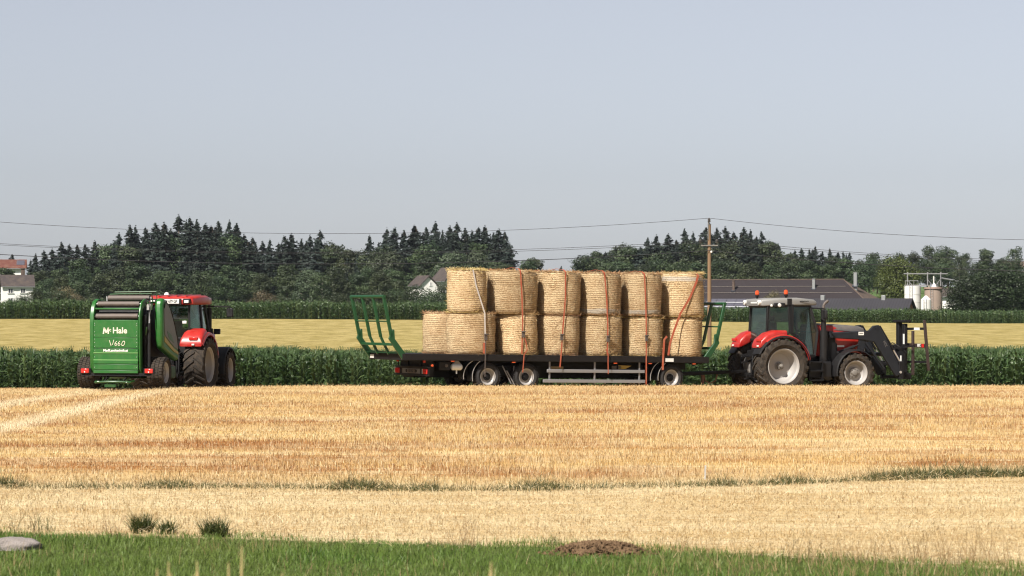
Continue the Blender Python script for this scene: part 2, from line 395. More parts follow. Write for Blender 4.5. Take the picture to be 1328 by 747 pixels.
# low chaff ridge marking the edge between the two cut fields
# foreground grass
GRASS = leaf_mat('grass_blades', (0.034, 0.072, 0.009), (0.115, 0.175, 0.030), (0.15, 0.165, 0.045), trans=0.3, scale=0.45)
N = 110000
x, y = scatter(N, 21.0, 30.5)
ok = y < grass_edge(x) + rng.normal(0, 0.12, N)
x, y = x[ok], y[ok]
P = np.stack([x, y, gz(x, y)], -1); pt = 0.5+0.5*np.sin(x*1.3+1)*np.sin(y*2.1)
V3, F3, r3 = blades(P, rng.uniform(0.03, 0.08, len(x))*(0.6+0.8*pt), rng.uniform(0.006, 0.012, len(x)), np.abs(rng.normal(0, 0.4, len(x))), taper=0.2, seg=2, droop=0.5)
gr = link('grass', np_mesh('grass', V3, F3, GRASS, r3)); tag(gr, 'short green grass strip along the bottom of the picture', 'grass', kind='stuff')
# dry bents standing in clumps through the grass, thicker towards the right
DRYB = leaf_mat('dry_bents', (0.22, 0.17, 0.07), (0.42, 0.34, 0.17), (0.30, 0.22, 0.10), trans=0.3, scale=0.8)
N = 26000
x, y = scatter(N, 20.5, 30.0)
f_ = np.clip(np.sin(x*1.9+y*0.7)+np.sin(x*0.8-y*1.3+1)+np.sin(x*4.3+y*2.2)*0.6-0.4, 0, 2)*0.18 + 0.03 + np.clip((x-1.0)/5, 0, 0.55)
ok = (rng.uniform(0, 1, N) < f_) & (y < grass_edge(x)+0.35)
x, y = x[ok], y[ok]; P = np.stack([x, y, gz(x, y)], -1)
V5, F5, r5 = blades(P, rng.uniform(0.06, 0.20, len(x)), rng.uniform(0.004, 0.008, len(x)), np.abs(rng.normal(0, 0.35, len(x))), taper=0.3, seg=2, droop=0.4)
db = link('dry_grass', np_mesh('dry_grass', V5, F5, DRYB, r5)); tag(db, 'dry yellow bents scattered through the green grass strip', 'dry grass', kind='stuff')
# weedy margin between the two stubble fields
WEED = leaf_mat('weed_blades', (0.03, 0.042, 0.012), (0.09, 0.10, 0.03), (0.15, 0.13, 0.055), trans=0.25, scale=0.8)
N = 30000
x = rng.uniform(-12, 14, N)
clump = np.clip(np.sin(x*2.3)+np.sin(x*0.9+2)+np.sin(x*5.1)*0.7+0.35*(x > 1)+0.9*(x > 5.5)-1.0*((x > -1) & (x < 2.5))+0.35, 0, 2)
y = weed_line(x) + 0.25 + rng.normal(0, 0.16, N)
ok = rng.uniform(0, 1, N) < (0.34+clump*0.4)
x, y, clump = x[ok], y[ok], clump[ok]
P = np.stack([x, y, gz(x, y)], -1)
V4, F4, r4 = blades(P, rng.uniform(0.05, 0.13, len(x))*(0.75+0.35*clump)*np.where(rng.uniform(0,1,len(x)) < 0.10, 2.0, 1), rng.uniform(0.006, 0.014, len(x)), np.abs(rng.normal(0, 0.45, len(x))), taper=0.15, seg=3, droop=0.6)
wd = link('weeds', np_mesh('weeds', V4, F4, WEED, r4)); tag(wd, 'low green weeds growing in a line between the two stubble fields', 'weeds', kind='stuff')

# single weed tussocks, dry stalks, stone, soil heap, marker stake
def tussock(px, py, hh, n, spread, mat, name, label, cat, lean=0.45, wid=0.012, group=None, droop=0.6):
    d = 3420*CAM_H/(py-395); X = (px-664)/3420*d
    a = rng.uniform(0, 2*np.pi, n); rr = spread*np.sqrt(rng.uniform(0, 1, n))*0.5
    P = np.stack([rr*np.cos(a), rr*np.sin(a), np.zeros(n)], -1)
    V, F, r = blades(P, hh*rng.uniform(0.5, 1.0, n), np.full(n, wid)*rng.uniform(0.7, 1.3, n), np.abs(rng.normal(0, lean, n)), taper=0.1, seg=4, droop=droop)
    o = link(name, np_mesh(name, V, F, mat, r, smooth=True)); o.location = (X, d, float(gz(X, d))-0.01)
    return tag(o, label, cat, group)
DARKW = leaf_mat('tussock_leaves', (0.02, 0.035, 0.008), (0.07, 0.09, 0.02), trans=0.2)
DRYW = leaf_mat('dry_grass', (0.28, 0.20, 0.09), (0.42, 0.33, 0.17), (0.33, 0.22, 0.11), trans=0.3)
tussock(184, 691, 0.27, 420, 0.22, DARKW, 'grass_tussock', 'dark green grass tussock with brown seed stalks, leftmost of the three at the grass edge', 'grass tussock', group='grass tussocks at the edge of the grass strip')
tussock(217, 692, 0.22, 220, 0.20, DARKW, 'grass_tussock', 'smallest of the three dark green tussocks, middle one at the grass edge', 'grass tussock', group='grass tussocks at the edge of the grass strip')
tussock(279, 696, 0.27, 420, 0.26, DARKW, 'grass_tussock', 'dark green spreading grass tussock, rightmost of the three at the grass edge', 'grass tussock', group='grass tussocks at the edge of the grass strip')
for i, (px, py, hh, n, sp, lab) in enumerate([
    (143, 694, 0.42, 22, 0.25, 'sparse tall dry grass spray left of the dark tussocks'),
    (178, 690, 0.60, 26, 0.20, 'tall brownish seed stalks rising out of the leftmost dark tussock'),
    (34, 688, 0.30, 40, 0.5, 'thin yellow grass spray near the grey stone at far left'),
    (60, 690, 0.28, 24, 0.2, 'thin green-yellow grass spray between stone and dark tussocks'),
    (605, 706, 0.50, 26, 0.35, 'thin brownish grass spray below the trailer at the grass edge'),
    (712, 708, 0.22, 26, 0.3, 'low sparse grass spray just left of the soil heap'),
    (895, 716, 0.26, 40, 0.5, 'loose dry grass spray right of the soil heap'),
    (1090, 726, 0.42, 130, 1.2, 'loose dry grass spray at lower right, left of the tall reddish one'),
    (1240, 730, 0.55, 160, 1.1, 'tall reddish dry grass spray at the lower right corner')]):
    tussock(px, py, hh, n, sp, WEED if i in (2, 3, 5) else DRYW, 'dry_grass_spray', lab, 'dry grass', lean=0.3, wid=0.007, group='dry grass sprays along the grass edge', droop=0.5)
# blurred dry stalks close to the camera
for i, (px, top, d, lab) in enumerate([(a_, b_, c_*0.68, e_) for a_, b_, c_, e_ in [
    (72, 722, 17, 'pale blurred dry stalk at the bottom edge, leftmost of the close ones'),
    (93, 732, 17, 'short pale blurred dry stalk, second from the left at the bottom edge'),
    (208, 726, 16, 'short brown blurred dry stalk left of the tall thin one at the bottom edge'),
    (226, 706, 16, 'tall thin blurred yellow stalk at the bottom edge below the dark tussocks'),
    (294, 712, 16, 'leaning pair of blurred yellow stalks at the bottom edge below the rightmost tussock'),
    (306, 706, 16, 'upright blurred yellow stalk right of the leaning pair at the bottom edge'),
    (416, 716, 15, 'thin blurred yellow stalk leaning left, alone at the bottom edge under the trailer'),
    (640, 724, 14, 'faint blurred dry stalk at the bottom edge below the middle of the bales')]]):
    zt = CAM_H - (top-395)/3420*d; X = (px-664)/3420*d; g0 = float(gz(X, d))
    n = 2 if i not in (4,) else 4
    b = MB()
    for k in range(n):
        ox = rng.uniform(-0.012, 0.012)*(1 if i != 4 else 2.5); ln = rng.uniform(-0.02, 0.02) + (-0.09 if i in (4, 6) else 0)
        H = (zt-g0)*rng.uniform(0.92, 1.0)
        b.tube([(ox, 0, 0), (ox+ln*0.3*H, 0.0, H*0.5), (ox+ln*H, 0.01, H*0.97)], [0.0035, 0.003, 0.0025], 5)
        b.tube([(ox+ln*H*0.86, 0.01, H*0.85), (ox+ln*H*0.95, 0.01, H*0.93), (ox+ln*H, 0.01, H)], [0.003, 0.005, 0.002], 6)
    o = b.build('dry_stalk', paint('dry_stalk', (0.38, 0.29, 0.13), 0.7, dust=0.0) if i == 0 else bpy.data.materials['dry_stalk'])
    o.location = (X, d, g0); tag(o, lab, 'grass stalk', 'blurred dry stalks close to the camera')
# grey stone
def lump(name, loc, dims, mat, seed, sub=4, amp=0.18):
    import bmesh
    from mathutils import noise as mn
    bm = bmesh.new(); bmesh.ops.create_icosphere(bm, subdivisions=sub, radius=1)
    for v in bm.verts:
        k = mn.fractal(v.co*1.8+Vector((seed, 0, 0)), 0.7, 2.1, 6)*amp + mn.noise(v.co*0.8+Vector((0, seed, 0)))*amp
        v.co = v.co*(1+k)
        v.co = Vector((v.co.x*dims[0], v.co.y*dims[1], v.co.z*dims[2]))
    me = bpy.data.meshes.new(name); bm.to_mesh(me); bm.free(); me.shade_smooth(); me.materials.append(mat)
    o = link(name, me); o.location = loc; return o
d = 3420*CAM_H/(712-395); X = (10-664)/3420*d
STONE = paint('grey_stone', (0.19, 0.17, 0.165), 0.9, var=0.3, scale=5, dust=0.1, bump=0.8, spec=0.2)
o = lump('stone', (X, d, 0.02), (0.34, 0.2, 0.10), STONE, 3); tag(o, 'flat pale grey stone lying in the grass at the far left', 'stone')
d = 3420*CAM_H/(717-395); X = (777-664)/3420*d
SOIL = paint('crumbly_soil', (0.12, 0.075, 0.045), 0.98, var=0.5, scale=9, dust=0.25, dustc=(0.24, 0.16, 0.09), bump=1.0, spec=0.05)
o = lump('soil_heap', (X, d, -0.02), (0.42, 0.3, 0.115), SOIL, 5, 6, 0.24); tag(o, 'low brown heap of crumbly soil at the edge of the grass', 'soil heap')
cb_ = MB()
for i in range(420):
    a = random.uniform(0, 6.28); q = random.uniform(0, 1)**0.6; s_ = random.uniform(0.006, 0.022)*(1.3-q*0.5); cx_, cy_ = math.cos(a)*q*0.62, math.sin(a)*q*0.42
    zz_ = 0.11*max(0.0, 1-(cx_/0.46)**2-(cy_/0.33)**2)**0.5
    cb_.box((cx_, cy_, zz_+0.02), (s_*1.6, s_*1.3, s_), (random.uniform(0, 3), random.uniform(0, 3), random.uniform(0, 3)))
tag(cb_.build('crumbs', SOIL, o), kind='stuff')
d = 38.0; X = (914-664)/3420*d
b = MB().bar((0, 0, -0.1), (0.01, 0, 0.2), 0.025, 0.025)
o = b.build('marker_stake', paint('weathered_white', (0.30, 0.29, 0.27), 0.7), bevel=0.004); o.location = (X, d, float(gz(X, d)))
tag(o, 'small thin whitish marker stake standing in the weedy line', 'stake')

# ------------------------------------------------------------ maize
def maize_field(name, label, x0, x1, y0, y1, rowd, ind, H, leaves, seg, mat, lw=0.10, hx=None):
    protos = []
    for q in range(7):
        vs = []; fs = []; k = 0
        r0 = rng.uniform(0.9, 1.05)
        # stalk (flat cross)
        for a in (0, np.pi/2):
            dx, dy = 0.012*math.cos(a), 0.012*math.sin(a)
            vs += [(-dx, -dy, 0), (dx, dy, 0), (dx*0.5, dy*0.5, r0*0.92), (-dx*0.5, -dy*0.5, r0*0.92)]; fs.append((k, k+1, k+2, k+3)); k += 4
        pl = rng.uniform(0, np.pi)
        for L in range(leaves):
            t = (L+0.8)/(leaves+0.3); zz = r0*0.90*t; a = pl + (L % 2)*np.pi + rng.normal(0, 0.35)
            ln = (0.75*math.sin(math.pi*min(1, t*0.75+0.2))+0.15)*0.42*rng.uniform(0.8, 1.15)
            up = R(rng.uniform(50, 70)) + 0.25*t; cx, cz = 0.0, zz; dirx = (math.cos(a), math.sin(a)); sd = (-math.sin(a), math.cos(a))
            tw = rng.uniform(-0.5, 0.5)
            for s in range(seg+1):
                u = s/seg; w = lw/2/1.8*math.sin(math.pi*min(0.97, 0.25+u*0.74))
                wx = w*math.cos(tw*u*2); wz = w*math.sin(tw*u*2)
                vs += [(dirx[0]*cx - sd[0]*wx, dirx[1]*cx - sd[1]*wx, cz - wz), (dirx[0]*cx + sd[0]*wx, dirx[1]*cx + sd[1]*wx, cz + wz)]
                cx += math.cos(up)*ln/seg; cz += math.sin(up)*ln/seg; up -= R(rng.uniform(70, 125))/seg
            for s in range(seg): fs.append((k+2*s, k+2*s+1, k+2*s+3, k+2*s+2))
            k += 2*(seg+1)
        for L in range(5):
            a = L*1.3; dx, dy = 0.07*math.cos(a)*rng.uniform(0.3, 1), 0.07*math.sin(a)*rng.uniform(0.3, 1)
            vs += [(0, 0, r0*0.90), (0.008, 0, r0*0.90), (dx+0.008, dy, r0*1.03), (dx, dy, r0*1.03)]; fs.append((k, k+1, k+2, k+3)); k += 4
        protos.append((np.array(vs), np.array(fs)))
    Xs = np.arange(x0, x1, ind); Ys = np.arange(y0, y1, rowd)
    PX, PY = np.meshgrid(Xs, Ys); PX = PX.ravel() + rng.normal(0, ind*0.25, PX.size); PY = PY.ravel() + rng.normal(0, 0.04, PY.size)
    PZ = gz(PX, PY); n = len(PX); pk = rng.integers(0, len(protos), n)
    Vs, Fs, Rs, off = [], [], [], 0
    for q, (pv, pf) in enumerate(protos):
        idx = np.where(pk == q)[0]; m = len(idx)
        if not m: continue
        a = rng.uniform(0, 2*np.pi, m); s = H*(1 if hx is None else np.interp(PX[idx], *hx))*rng.uniform(0.82, 1.08, m)*(1+0.05*np.sin(PX[idx]*0.4)+0.03*np.sin(PX[idx]*1.7))
        ca, sa = np.cos(a)[:, None], np.sin(a)[:, None]
        X = (pv[:, 0]*ca - pv[:, 1]*sa)*s[:, None]*1.0 + PX[idx][:, None]
        Y = (pv[:, 0]*sa + pv[:, 1]*ca)*s[:, None]*1.0 + PY[idx][:, None]
        Z = pv[:, 2]*s[:, None] + PZ[idx][:, None]
        Vs.append(np.stack([X, Y, Z], -1).reshape(-1, 3))
        Fs.append((pf[None] + (np.arange(m)*len(pv))[:, None, None] + off).reshape(-1, 4)); off += m*len(pv)
        Rs.append(np.repeat(rng.uniform(0, 1, m), len(pv)))
    o = link(name, np_mesh(name, np.concatenate(Vs), np.concatenate(Fs), mat, np.concatenate(Rs), smooth=True))
    return tag(o, label, 'maize crop', kind='stuff')
MAIZE = leaf_mat('maize_leaves', (0.024, 0.054, 0.016), (0.095, 0.135, 0.050), (0.045, 0.082, 0.026), rough=0.45, trans=0.28, spec=0.4, scale=0.25)
maize_field('maize_field', 'green maize crop standing just behind the trailer and tractors', -38, 38, 93.0, 126, 0.75, 0.15, 1.68, 14, 4, MAIZE)
maize_field('maize_field', 'distant band of green maize between the yellow field and the woods', -115, 110, 342, 350, 0.75, 0.2, 2.45, 8, 3, MAIZE, lw=0.17, hx=([-75, 0, 70], [0.97, 0.86, 0.65]))
# ------------------------------------------------------------ haze
hm = bpy.data.materials.new('haze_air'); hm.use_nodes = True; hn = hm.node_tree; hn.nodes.remove(hn.nodes['Principled BSDF'])
hv = hn.nodes.new('ShaderNodeVolumePrincipled'); hv.inputs['Color'].default_value = (0.80, 0.88, 1.0, 1); hv.inputs['Density'].default_value = 0.000035; hv.inputs['Anisotropy'].default_value = 0.0
hn.links.new(hv.outputs[0], hn.nodes['Material Output'].inputs['Volume'])
hb = MB().b2((-2600, -310, -3), (2600, 6050, 46)).build('haze', hm, smooth=False); tag(hb, 'thin pale haze over the whole countryside', 'haze', kind='stuff')
# ------------------------------------------------------------ trees
SPRUCE = leaf_mat('spruce_needles', (0.008, 0.014, 0.012), (0.024, 0.036, 0.026), (0.014, 0.023, 0.018), trans=0.05, rough=0.7, scale=0.25)
BROAD = leaf_mat('broadleaf_leaves', (0.011, 0.021, 0.010), (0.050, 0.068, 0.026), (0.025, 0.040, 0.016), trans=0.15, scale=0.2)
WILLOW = leaf_mat('willow_leaves', (0.026, 0.038, 0.022), (0.062, 0.080, 0.042), (0.040, 0.055, 0.030), trans=0.15, scale=0.2)
OLIVE = leaf_mat('olive_green_leaves', (0.024, 0.036, 0.008), (0.078, 0.094, 0.018), (0.05, 0.062, 0.013), trans=0.15, scale=0.2)
DARKB = leaf_mat('dark_leaves', (0.006, 0.010, 0.004), (0.020, 0.030, 0.009), (0.010, 0.017, 0.005), trans=0.1, scale=0.2)
BROWNB = leaf_mat('brownish_leaves', (0.045, 0.04, 0.022), (0.10, 0.08, 0.04), (0.07, 0.06, 0.03), trans=0.1, scale=0.3)
BARK = paint('bark', (0.07, 0.052, 0.038), 0.95, var=0.3, dust=0.1, bump=0.6, spec=0.1)
BARKP = paint('pale_bark', (0.30, 0.28, 0.24), 0.95, var=0.3, dust=0.1, bump=0.6, spec=0.1)
def leafquads(C, size, droop=0.0, seed_rnd=None, N=None):
    n = len(C); a = rng.normal(0, 1, (n, 3)); a[:, 2] *= 0.6; a[:, 2] -= droop
    if N is not None:
        q = N + rng.normal(0, 0.42, (n, 3)); q /= np.linalg.norm(q, axis=1)[:, None]+1e-9; a -= q*np.sum(a*q, 1)[:, None]
    a /= np.linalg.norm(a, axis=1)[:, None]+1e-9
    b = rng.normal(0, 1, (n, 3)) if N is None else np.cross(q, a); b -= a*np.sum(a*b, 1)[:, None]; b /= np.linalg.norm(b, axis=1)[:, None]+1e-9
    s = size[:, None]*0.5; w = s*0.62
    V = np.stack([C-a*s, C+b*w-a*s*0.1, C+a*s, C-b*w+a*s*0.1], 1)
    F = (np.arange(n)*4)[:, None] + np.array([[0, 1, 2, 3]])
    r = rng.uniform(0, 1, n) if seed_rnd is None else seed_rnd
    return V.reshape(-1, 3), F, np.repeat(r, 4)
def join(parts):
    Vs, Fs, Rs, o = [], [], [], 0
    for v, f, r in parts: Vs.append(v); Fs.append(f+o); Rs.append(r); o += len(v)
    return np.concatenate(Vs), np.concatenate(Fs), np.concatenate(Rs)
def spruce_mesh(seed, H=10.0, rad=1.9, n=4600):
    """unit: height 10"""
    rs = np.random.default_rng(seed); parts = []
    C = []; S = []; D = []
    nb = 230; kx = rs.uniform(2.6, 6.5); ph = rs.uniform(0, 6.28); gap = rs.uniform(0.35, 0.8); bent = rs.uniform(-0.25, 0.25)
    for i in range(nb):
        t = (i+rs.uniform(0, 1))/nb; z = H*(0.08+0.90*t)
        a = rs.uniform(0, 2*np.pi); L = rad*(1-math.exp(-(1-t)*kx))*rs.uniform(0.5, 1.2)*(1+0.28*math.sin(a+ph+t*3))*(0.6 if math.sin(t*31+ph) > gap+0.1 else 1)+0.05; m = int(10+40*L/rad)
        u = rs.uniform(0.05, 1, m)**0.7
        sag = -0.28*L*u + 0.10*L*u*u
        px = np.cos(a)*L*u + rs.normal(0, 0.10, m)*(0.4+L*0.35); py = np.sin(a)*L*u + rs.normal(0, 0.10, m)*(0.4+L*0.35)
        C.append(np.stack([px, py, z + sag + rs.normal(0, 0.06, m)], -1)); S.append(rs.uniform(0.24, 0.46, m)*(0.6+0.5*(1-t)))
        D.append(np.full(m, rs.uniform(0, 1)))
    # spire
    C = [c_ + np.array([1.0, 0, 0])*(bent*(c_[:, 2:3]/H)**3) for c_ in C]
    m = 26; zz = rs.uniform(0.9, 1.0, m)*H
    C.append(np.stack([rs.normal(0, 0.05, m)+bent*0.9, rs.normal(0, 0.05, m), zz+0.1], -1)); S.append(np.full(m, 0.2)); D.append(rs.uniform(0, 1, m))
    C = np.concatenate(C); S = np.concatenate(S); D = np.concatenate(D)
    NO = C.copy(); NO[:, 2] = 0.9; NO[:, :2] /= (np.linalg.norm(NO[:, :2], axis=1)[:, None]+0.2)
    return leafquads(C, S, droop=0.5, seed_rnd=np.clip(D*0.6+rs.uniform(0, 0.4, len(D)), 0, 1), N=NO)
def broad_mesh(seed, W=6.0, H=7.0, lobes=14, n=5200, size=0.34, base=1.6, droop=0.0, airy=0.0):
    """crown of unequal clumps, unit height 10: base..base+H"""
    rs = np.random.default_rng(seed); parts = []
    cen = []
    for i in range(lobes):
        t = (i+0.5)/lobes; a = i*2.4+rs.uniform(-0.5, 0.5); z = base+H*(0.13+0.78*t)
        env = math.sin(math.pi*min(0.98, 0.16+0.72*t))**0.8
        rr = W/2*env*rs.uniform(0.3, 0.72)
        cen.append((math.cos(a)*rr, math.sin(a)*rr, z, W*rs.uniform(0.15, 0.26)))
    cen.append((0, 0, base+H*0.5, W*0.30)); cen.append((rs.uniform(-.4, .4), 0, base+H*0.84, W*0.17))
    tot = sum(c[3]**2 for c in cen)
    C = []; S = []; D = []; NN = []
    for (cx, cy, cz, r) in cen:
        m = int(n*r*r/tot); d = rs.normal(0, 1, (m, 3)); d /= np.linalg.norm(d, axis=1)[:, None]
        lump_ = 1+0.22*np.sin(d[:, 0]*5+cx)*np.sin(d[:, 1]*6+cy)+0.12*np.sin(d[:, 2]*9+seed)
        rad = r*lump_*(rs.uniform(0.35, 1.0, m)**(0.33 if not airy else 0.6))*rs.uniform(0.95, 1.12, m)
        pp = d*rad[:, None]; pp[:, 2] *= 0.85; NN.append(d)
        if droop: pp[:, 2] -= droop*(np.hypot(pp[:, 0]+cx, pp[:, 1]+cy)/(W/2))**2*rs.uniform(0.3, 1.0, m)
        C.append(pp + np.array([cx, cy, cz])); S.append(rs.uniform(0.6, 1.25, m)*size); D.append(np.clip(rs.uniform(0, 0.7)+rs.uniform(-0.1, 0.4, m), 0, 1))
    return leafquads(np.concatenate(C), np.concatenate(S), droop=droop*0.6, seed_rnd=np.concatenate(D), N=np.concatenate(NN)), cen
def trunk_mesh(kind, cen=None, seed=0, H=10, thick=0.22):
    b = MB(); rs = random.Random(seed)
    if kind == 'spruce': b.tube([(0, 0, -0.3), (0, 0, H*0.5), (0, 0, H*0.98)], [thick*0.8, thick*0.45, 0.02], 7)
    else:
        b.tube([(0, 0, -0.4), (0.05, 0, 1.0), (0, 0.05, H*0.45), (0, 0, H*0.8)], [thick*1.25, thick, thick*0.6, 0.04], 8)
        for (cx, cy, cz, r) in (cen or [])[:10]:
            z0 = max(0.9, cz-1.6); b.tube([(0, 0, z0), (cx*0.5, cy*0.5, (z0+cz)/2+0.1), (cx, cy, cz)], [thick*0.45, thick*0.28, 0.03], 6)
    return b
PROTO = {}
def proto(kind, crown, trunk, mat, bark):
    cm = np_mesh('crown', *crown[:2], mat, crown[2]); t = trunk.build('trunk', bark); tm = t.data; bpy.data.objects.remove(t)
    PROTO.setdefault(kind, []).append((cm, tm))
for s in range(8): proto('spruce', spruce_mesh(20+s, rad=(1.45, 1.15, 1.7, 0.95, 1.3, 2.0, 1.5, 1.1)[s], n=9000), trunk_mesh('spruce', seed=s), SPRUCE, BARK)
for s in range(4):
    (c, cen) = broad_mesh(40+s, W=(6.4, 5.4, 7.4, 6.0)[s], H=8.2, base=1.2, n=6500, lobes=(14, 12, 18, 16)[s]); proto('broad', c, trunk_mesh('b', cen, s), BROAD, BARK)
for s in range(2):
    (c, cen) = broad_mesh(60+s, W=6.6, H=8.0, base=1.0, n=6500, lobes=15, droop=1.6); proto('willow', c, trunk_mesh('b', cen, s), WILLOW, BARKP)
for s in range(2):
    (c, cen) = broad_mesh(70+s, W=5.2, H=8.2, base=1.2, n=2600, lobes=15, airy=1); proto('airy', c, trunk_mesh('b', cen, s), BROAD, BARKP)
(c, cen) = broad_mesh(80, W=9.6, H=9.4, base=0.3, n=11000, lobes=30, size=0.36); proto('olive', c, trunk_mesh('b', cen, 1), OLIVE, BARK)
(c, cen) = broad_mesh(81, W=10.5, H=9.6, base=0.2, n=15000, lobes=34, size=0.36); proto('dark', c, trunk_mesh('b', cen, 1), DARKB, BARK)
for s in range(2):
    (c, cen) = broad_mesh(90+s, W=13, H=9.5, base=0.1, n=5000, lobes=20, size=0.5); proto('shrub', c, trunk_mesh('b', cen, 1, thick=0.15), BROAD, BARK)
(c, cen) = broad_mesh(93, W=13, H=9.5, base=0.1, n=5000, lobes=20, size=0.5); proto('brown', c, trunk_mesh('b', cen, 1, thick=0.15), BROWNB, BARK)
TREES = []
KN = dict(spruce='spruce_tree', broad='broadleaf_tree', willow='willow_tree', airy='broadleaf_tree', olive='round_tree', dark='dark_tree', shrub='shrub', brown='shrub')
tcount = 0
def tree(kind, px, top, d, wscale=1.0, group=None, label=None, cat=None):
    global tcount; tcount += 1
    X = (px-664)/3420*d; g0 = float(gz(X, d)); ztop = CAM_H - (top-395)/3420*d; H = ztop-g0
    cm, tm = PROTO[kind][tcount % len(PROTO[kind])]
    root = empty(KN[kind], (X, d, g0), (0, 0, random.uniform(0, 6.28)))
    s = H/10.0; root.scale = (s*wscale, s*wscale, s)
    link('crown', cm, root); link('trunk', tm, root)
    tag(root, label, cat or ('spruce' if kind == 'spruce' else 'shrub' if kind in ('shrub', 'brown') else 'tree'), group)
    TREES.append((px, top, d, kind, root, label, group)); return root
# skyline, left wood
LW = [(2,336,'b'),(16,331,'s'),(38,338,'s'),(46,330,'s'),(58,326,'s'),(68,324,'s'),(78,315,'s'),(90,318,'s'),(101,318,'s'),(112,318,'s'),(122,313,'s'),(134,314,'b'),(145,312,'b'),(154,303,'s'),(167,293,'s'),
 (176,294,'s'),(191,296,'s'),(202,290,'s'),(211,290,'s'),(222,298,'s'),(231,280,'s'),(246,283,'s'),(256,286,'s'),(266,291,'s'),(275,294,'s'),(284,288,'s'),(296,287,'s'),(306,291,'s'),(317,305,'s'),(328,309,'s'),
 (340,314,'s'),(351,311,'s'),(361,316,'s'),(370,307,'s'),(380,304,'s'),(391,311,'s'),(402,306,'s'),(414,300,'s'),(426,312,'b'),(438,315,'b'),(454,319,'b'),(467,323,'b'),(482,306,'s'),(491,316,'s'),(501,297,'s'),
 (511,296,'s'),(523,300,'s'),(533,303,'s'),(540,293,'s'),(552,296,'s'),(563,289,'s'),(574,300,'s'),(583,294,'s'),(592,290,'s'),(603,297,'s'),(612,300,'s'),(618,296,'s'),(626,301,'s'),(632,294,'s'),(640,303,'s'),(647,298,'s'),(655,301,'s'),(661,318,'s')]
RW = [(683,334,'b'),(693,331,'b'),(727,346,'s'),(750,338,'s'),(762,330,'b'),(775,322,'b'),(789,324,'b'),(803,315,'b'),(816,313,'a'),(829,318,'b'),(840,309,'s'),(849,306,'s'),(858,314,'b'),(866,304,'s'),(877,312,'s'),(887,298,'s'),
 (899,302,'s'),(907,308,'s'),(914,296,'s'),(922,304,'s'),(930,297,'s'),(942,295,'s'),(952,302,'s'),(963,296,'s'),(973,299,'s'),(981,307,'s'),(988,301,'s'),(998,311,'b'),(1010,317,'s'),(1024,325,'b'),(1032,325,'s'),(1040,323,'s'),
 (1049,324,'s'),(1057,320,'s'),(1066,327,'s'),(1077,323,'s'),(1086,328,'s'),(1094,327,'s'),(1103,328,'s'),(1116,336,'b'),(1133,326,'b'),(1150,332,'b'),(1168,327,'b'),(1187,326,'b'),(1205,314,'a'),(1219,324,'b'),(1230,318,'b'),(1244,328,'a'),(1252,325,'a'),
 (1279,320,'b'),(1300,333,'b'),(1317,316,'a')]
for L, g, d0 in ((LW, 'trees on the skyline of the left wood', 560), (RW, 'trees on the skyline behind the barn and silos', 600)):
    for i, (px, top, k) in enumerate(L):
        k = {'s': 'spruce', 'b': 'broad', 'a': 'airy'}[k]
        kindw = {'spruce': 'pointed dark spruce', 'broad': 'rounded dark green broadleaf', 'airy': 'loose see-through broadleaf tree'}[k]
        side = 'left wood' if L is LW else 'woods behind barn'
        tree(k, px+random.uniform(-1, 1), top-1, d0+random.uniform(-14, 14), {'spruce': random.uniform(1.0, 1.7), 'broad': 1.0, 'airy': 0.95}[k], g, f'{kindw}, {ordw(i)} from left on skyline, {side}')
# inner wood: second and third rows, seen below the skyline
def fill(xs, tops, d, kinds, side, row, group, ws=(1.0, 1.3)):
    for i, (px, top) in enumerate(zip(xs, tops)):
        k = kinds[i % len(kinds)]
        kw = {'spruce': 'dark spruce', 'broad': 'dense green broadleaf tree', 'willow': 'pale drooping willow', 'airy': 'loose pale-trunked tree', 'shrub': 'low green shrub', 'brown': 'low brownish shrub'}[k]
        tree(k, px+random.uniform(-3, 3), top, d+random.uniform(-10, 10), random.uniform(*ws), group, f'{kw}, {ordw(i)} from left in {row}, {side}')
def top_at(px, L):
    xs_, ys_ = zip(*[(a, b) for a, b, _ in L]); return float(np.interp(px, xs_, ys_))
xs1 = list(np.arange(46, 668, 13)); fill(xs1, [top_at(p, LW)+random.uniform(4, 16) for p in xs1], 545, ['spruce', 'spruce', 'spruce', 'spruce', 'broad'], 'left wood', 'second row', 'second row of trees in the left wood', (1.0, 1.4))
xs2 = list(np.arange(52, 520, 27)); fill(xs2, [341+random.uniform(-3, 8) + (8 if 150 < p < 215 or 390 < p < 460 else 0) for p in xs2], 500, ['broad', 'broad', 'broad', 'spruce'], 'left wood', 'middle row', 'middle row of trees in the left wood', (1.2, 1.55))
xs3 = [60, 82, 104, 126, 152, 182, 210, 238, 262, 288, 344, 372, 436, 466, 494, 516]
fill(xs3, [360, 354, 362, 352, 344, 340, 347, 352, 349, 356, 352, 354, 346, 352, 350, 360], 462, ['broad'], 'left wood', 'front row above the maize', 'front row of broadleaf trees of the left wood', (1.1, 1.5))
tree('willow', 402, 345, 455, 1.25, None, 'light green pale-trunked tree at the front of the left wood, left of trailer end frame')
tree('airy', 418, 350, 452, 1.2, None, 'loose green tree leaning over the pale-trunked tree at the front of the left wood')
tree('willow', 502, 322, 500, 1.25, None, 'tall pale grey-green drooping tree left of the two white gabled houses')
tree('willow', 586, 318, 505, 1.1, None, 'pale drooping willow above the roof of the taller white gabled house')
tree('willow', 618, 320, 505, 1.1, None, 'pale drooping willow directly above the leftmost top bales')
fill([560, 640, 655], [330, 334, 338], 520, ['broad'], 'wood above the bales', 'gap row', 'trees in the wood right above the bales', (1.2, 1.4))
xs4 = list(np.arange(768, 1140, 15)); fill(xs4, [top_at(p, RW)+random.uniform(1, 9) for p in xs4], 580, ['broad', 'spruce', 'spruce'], 'woods behind barn', 'second row', 'second row of trees behind the barn', (1.15, 1.5))
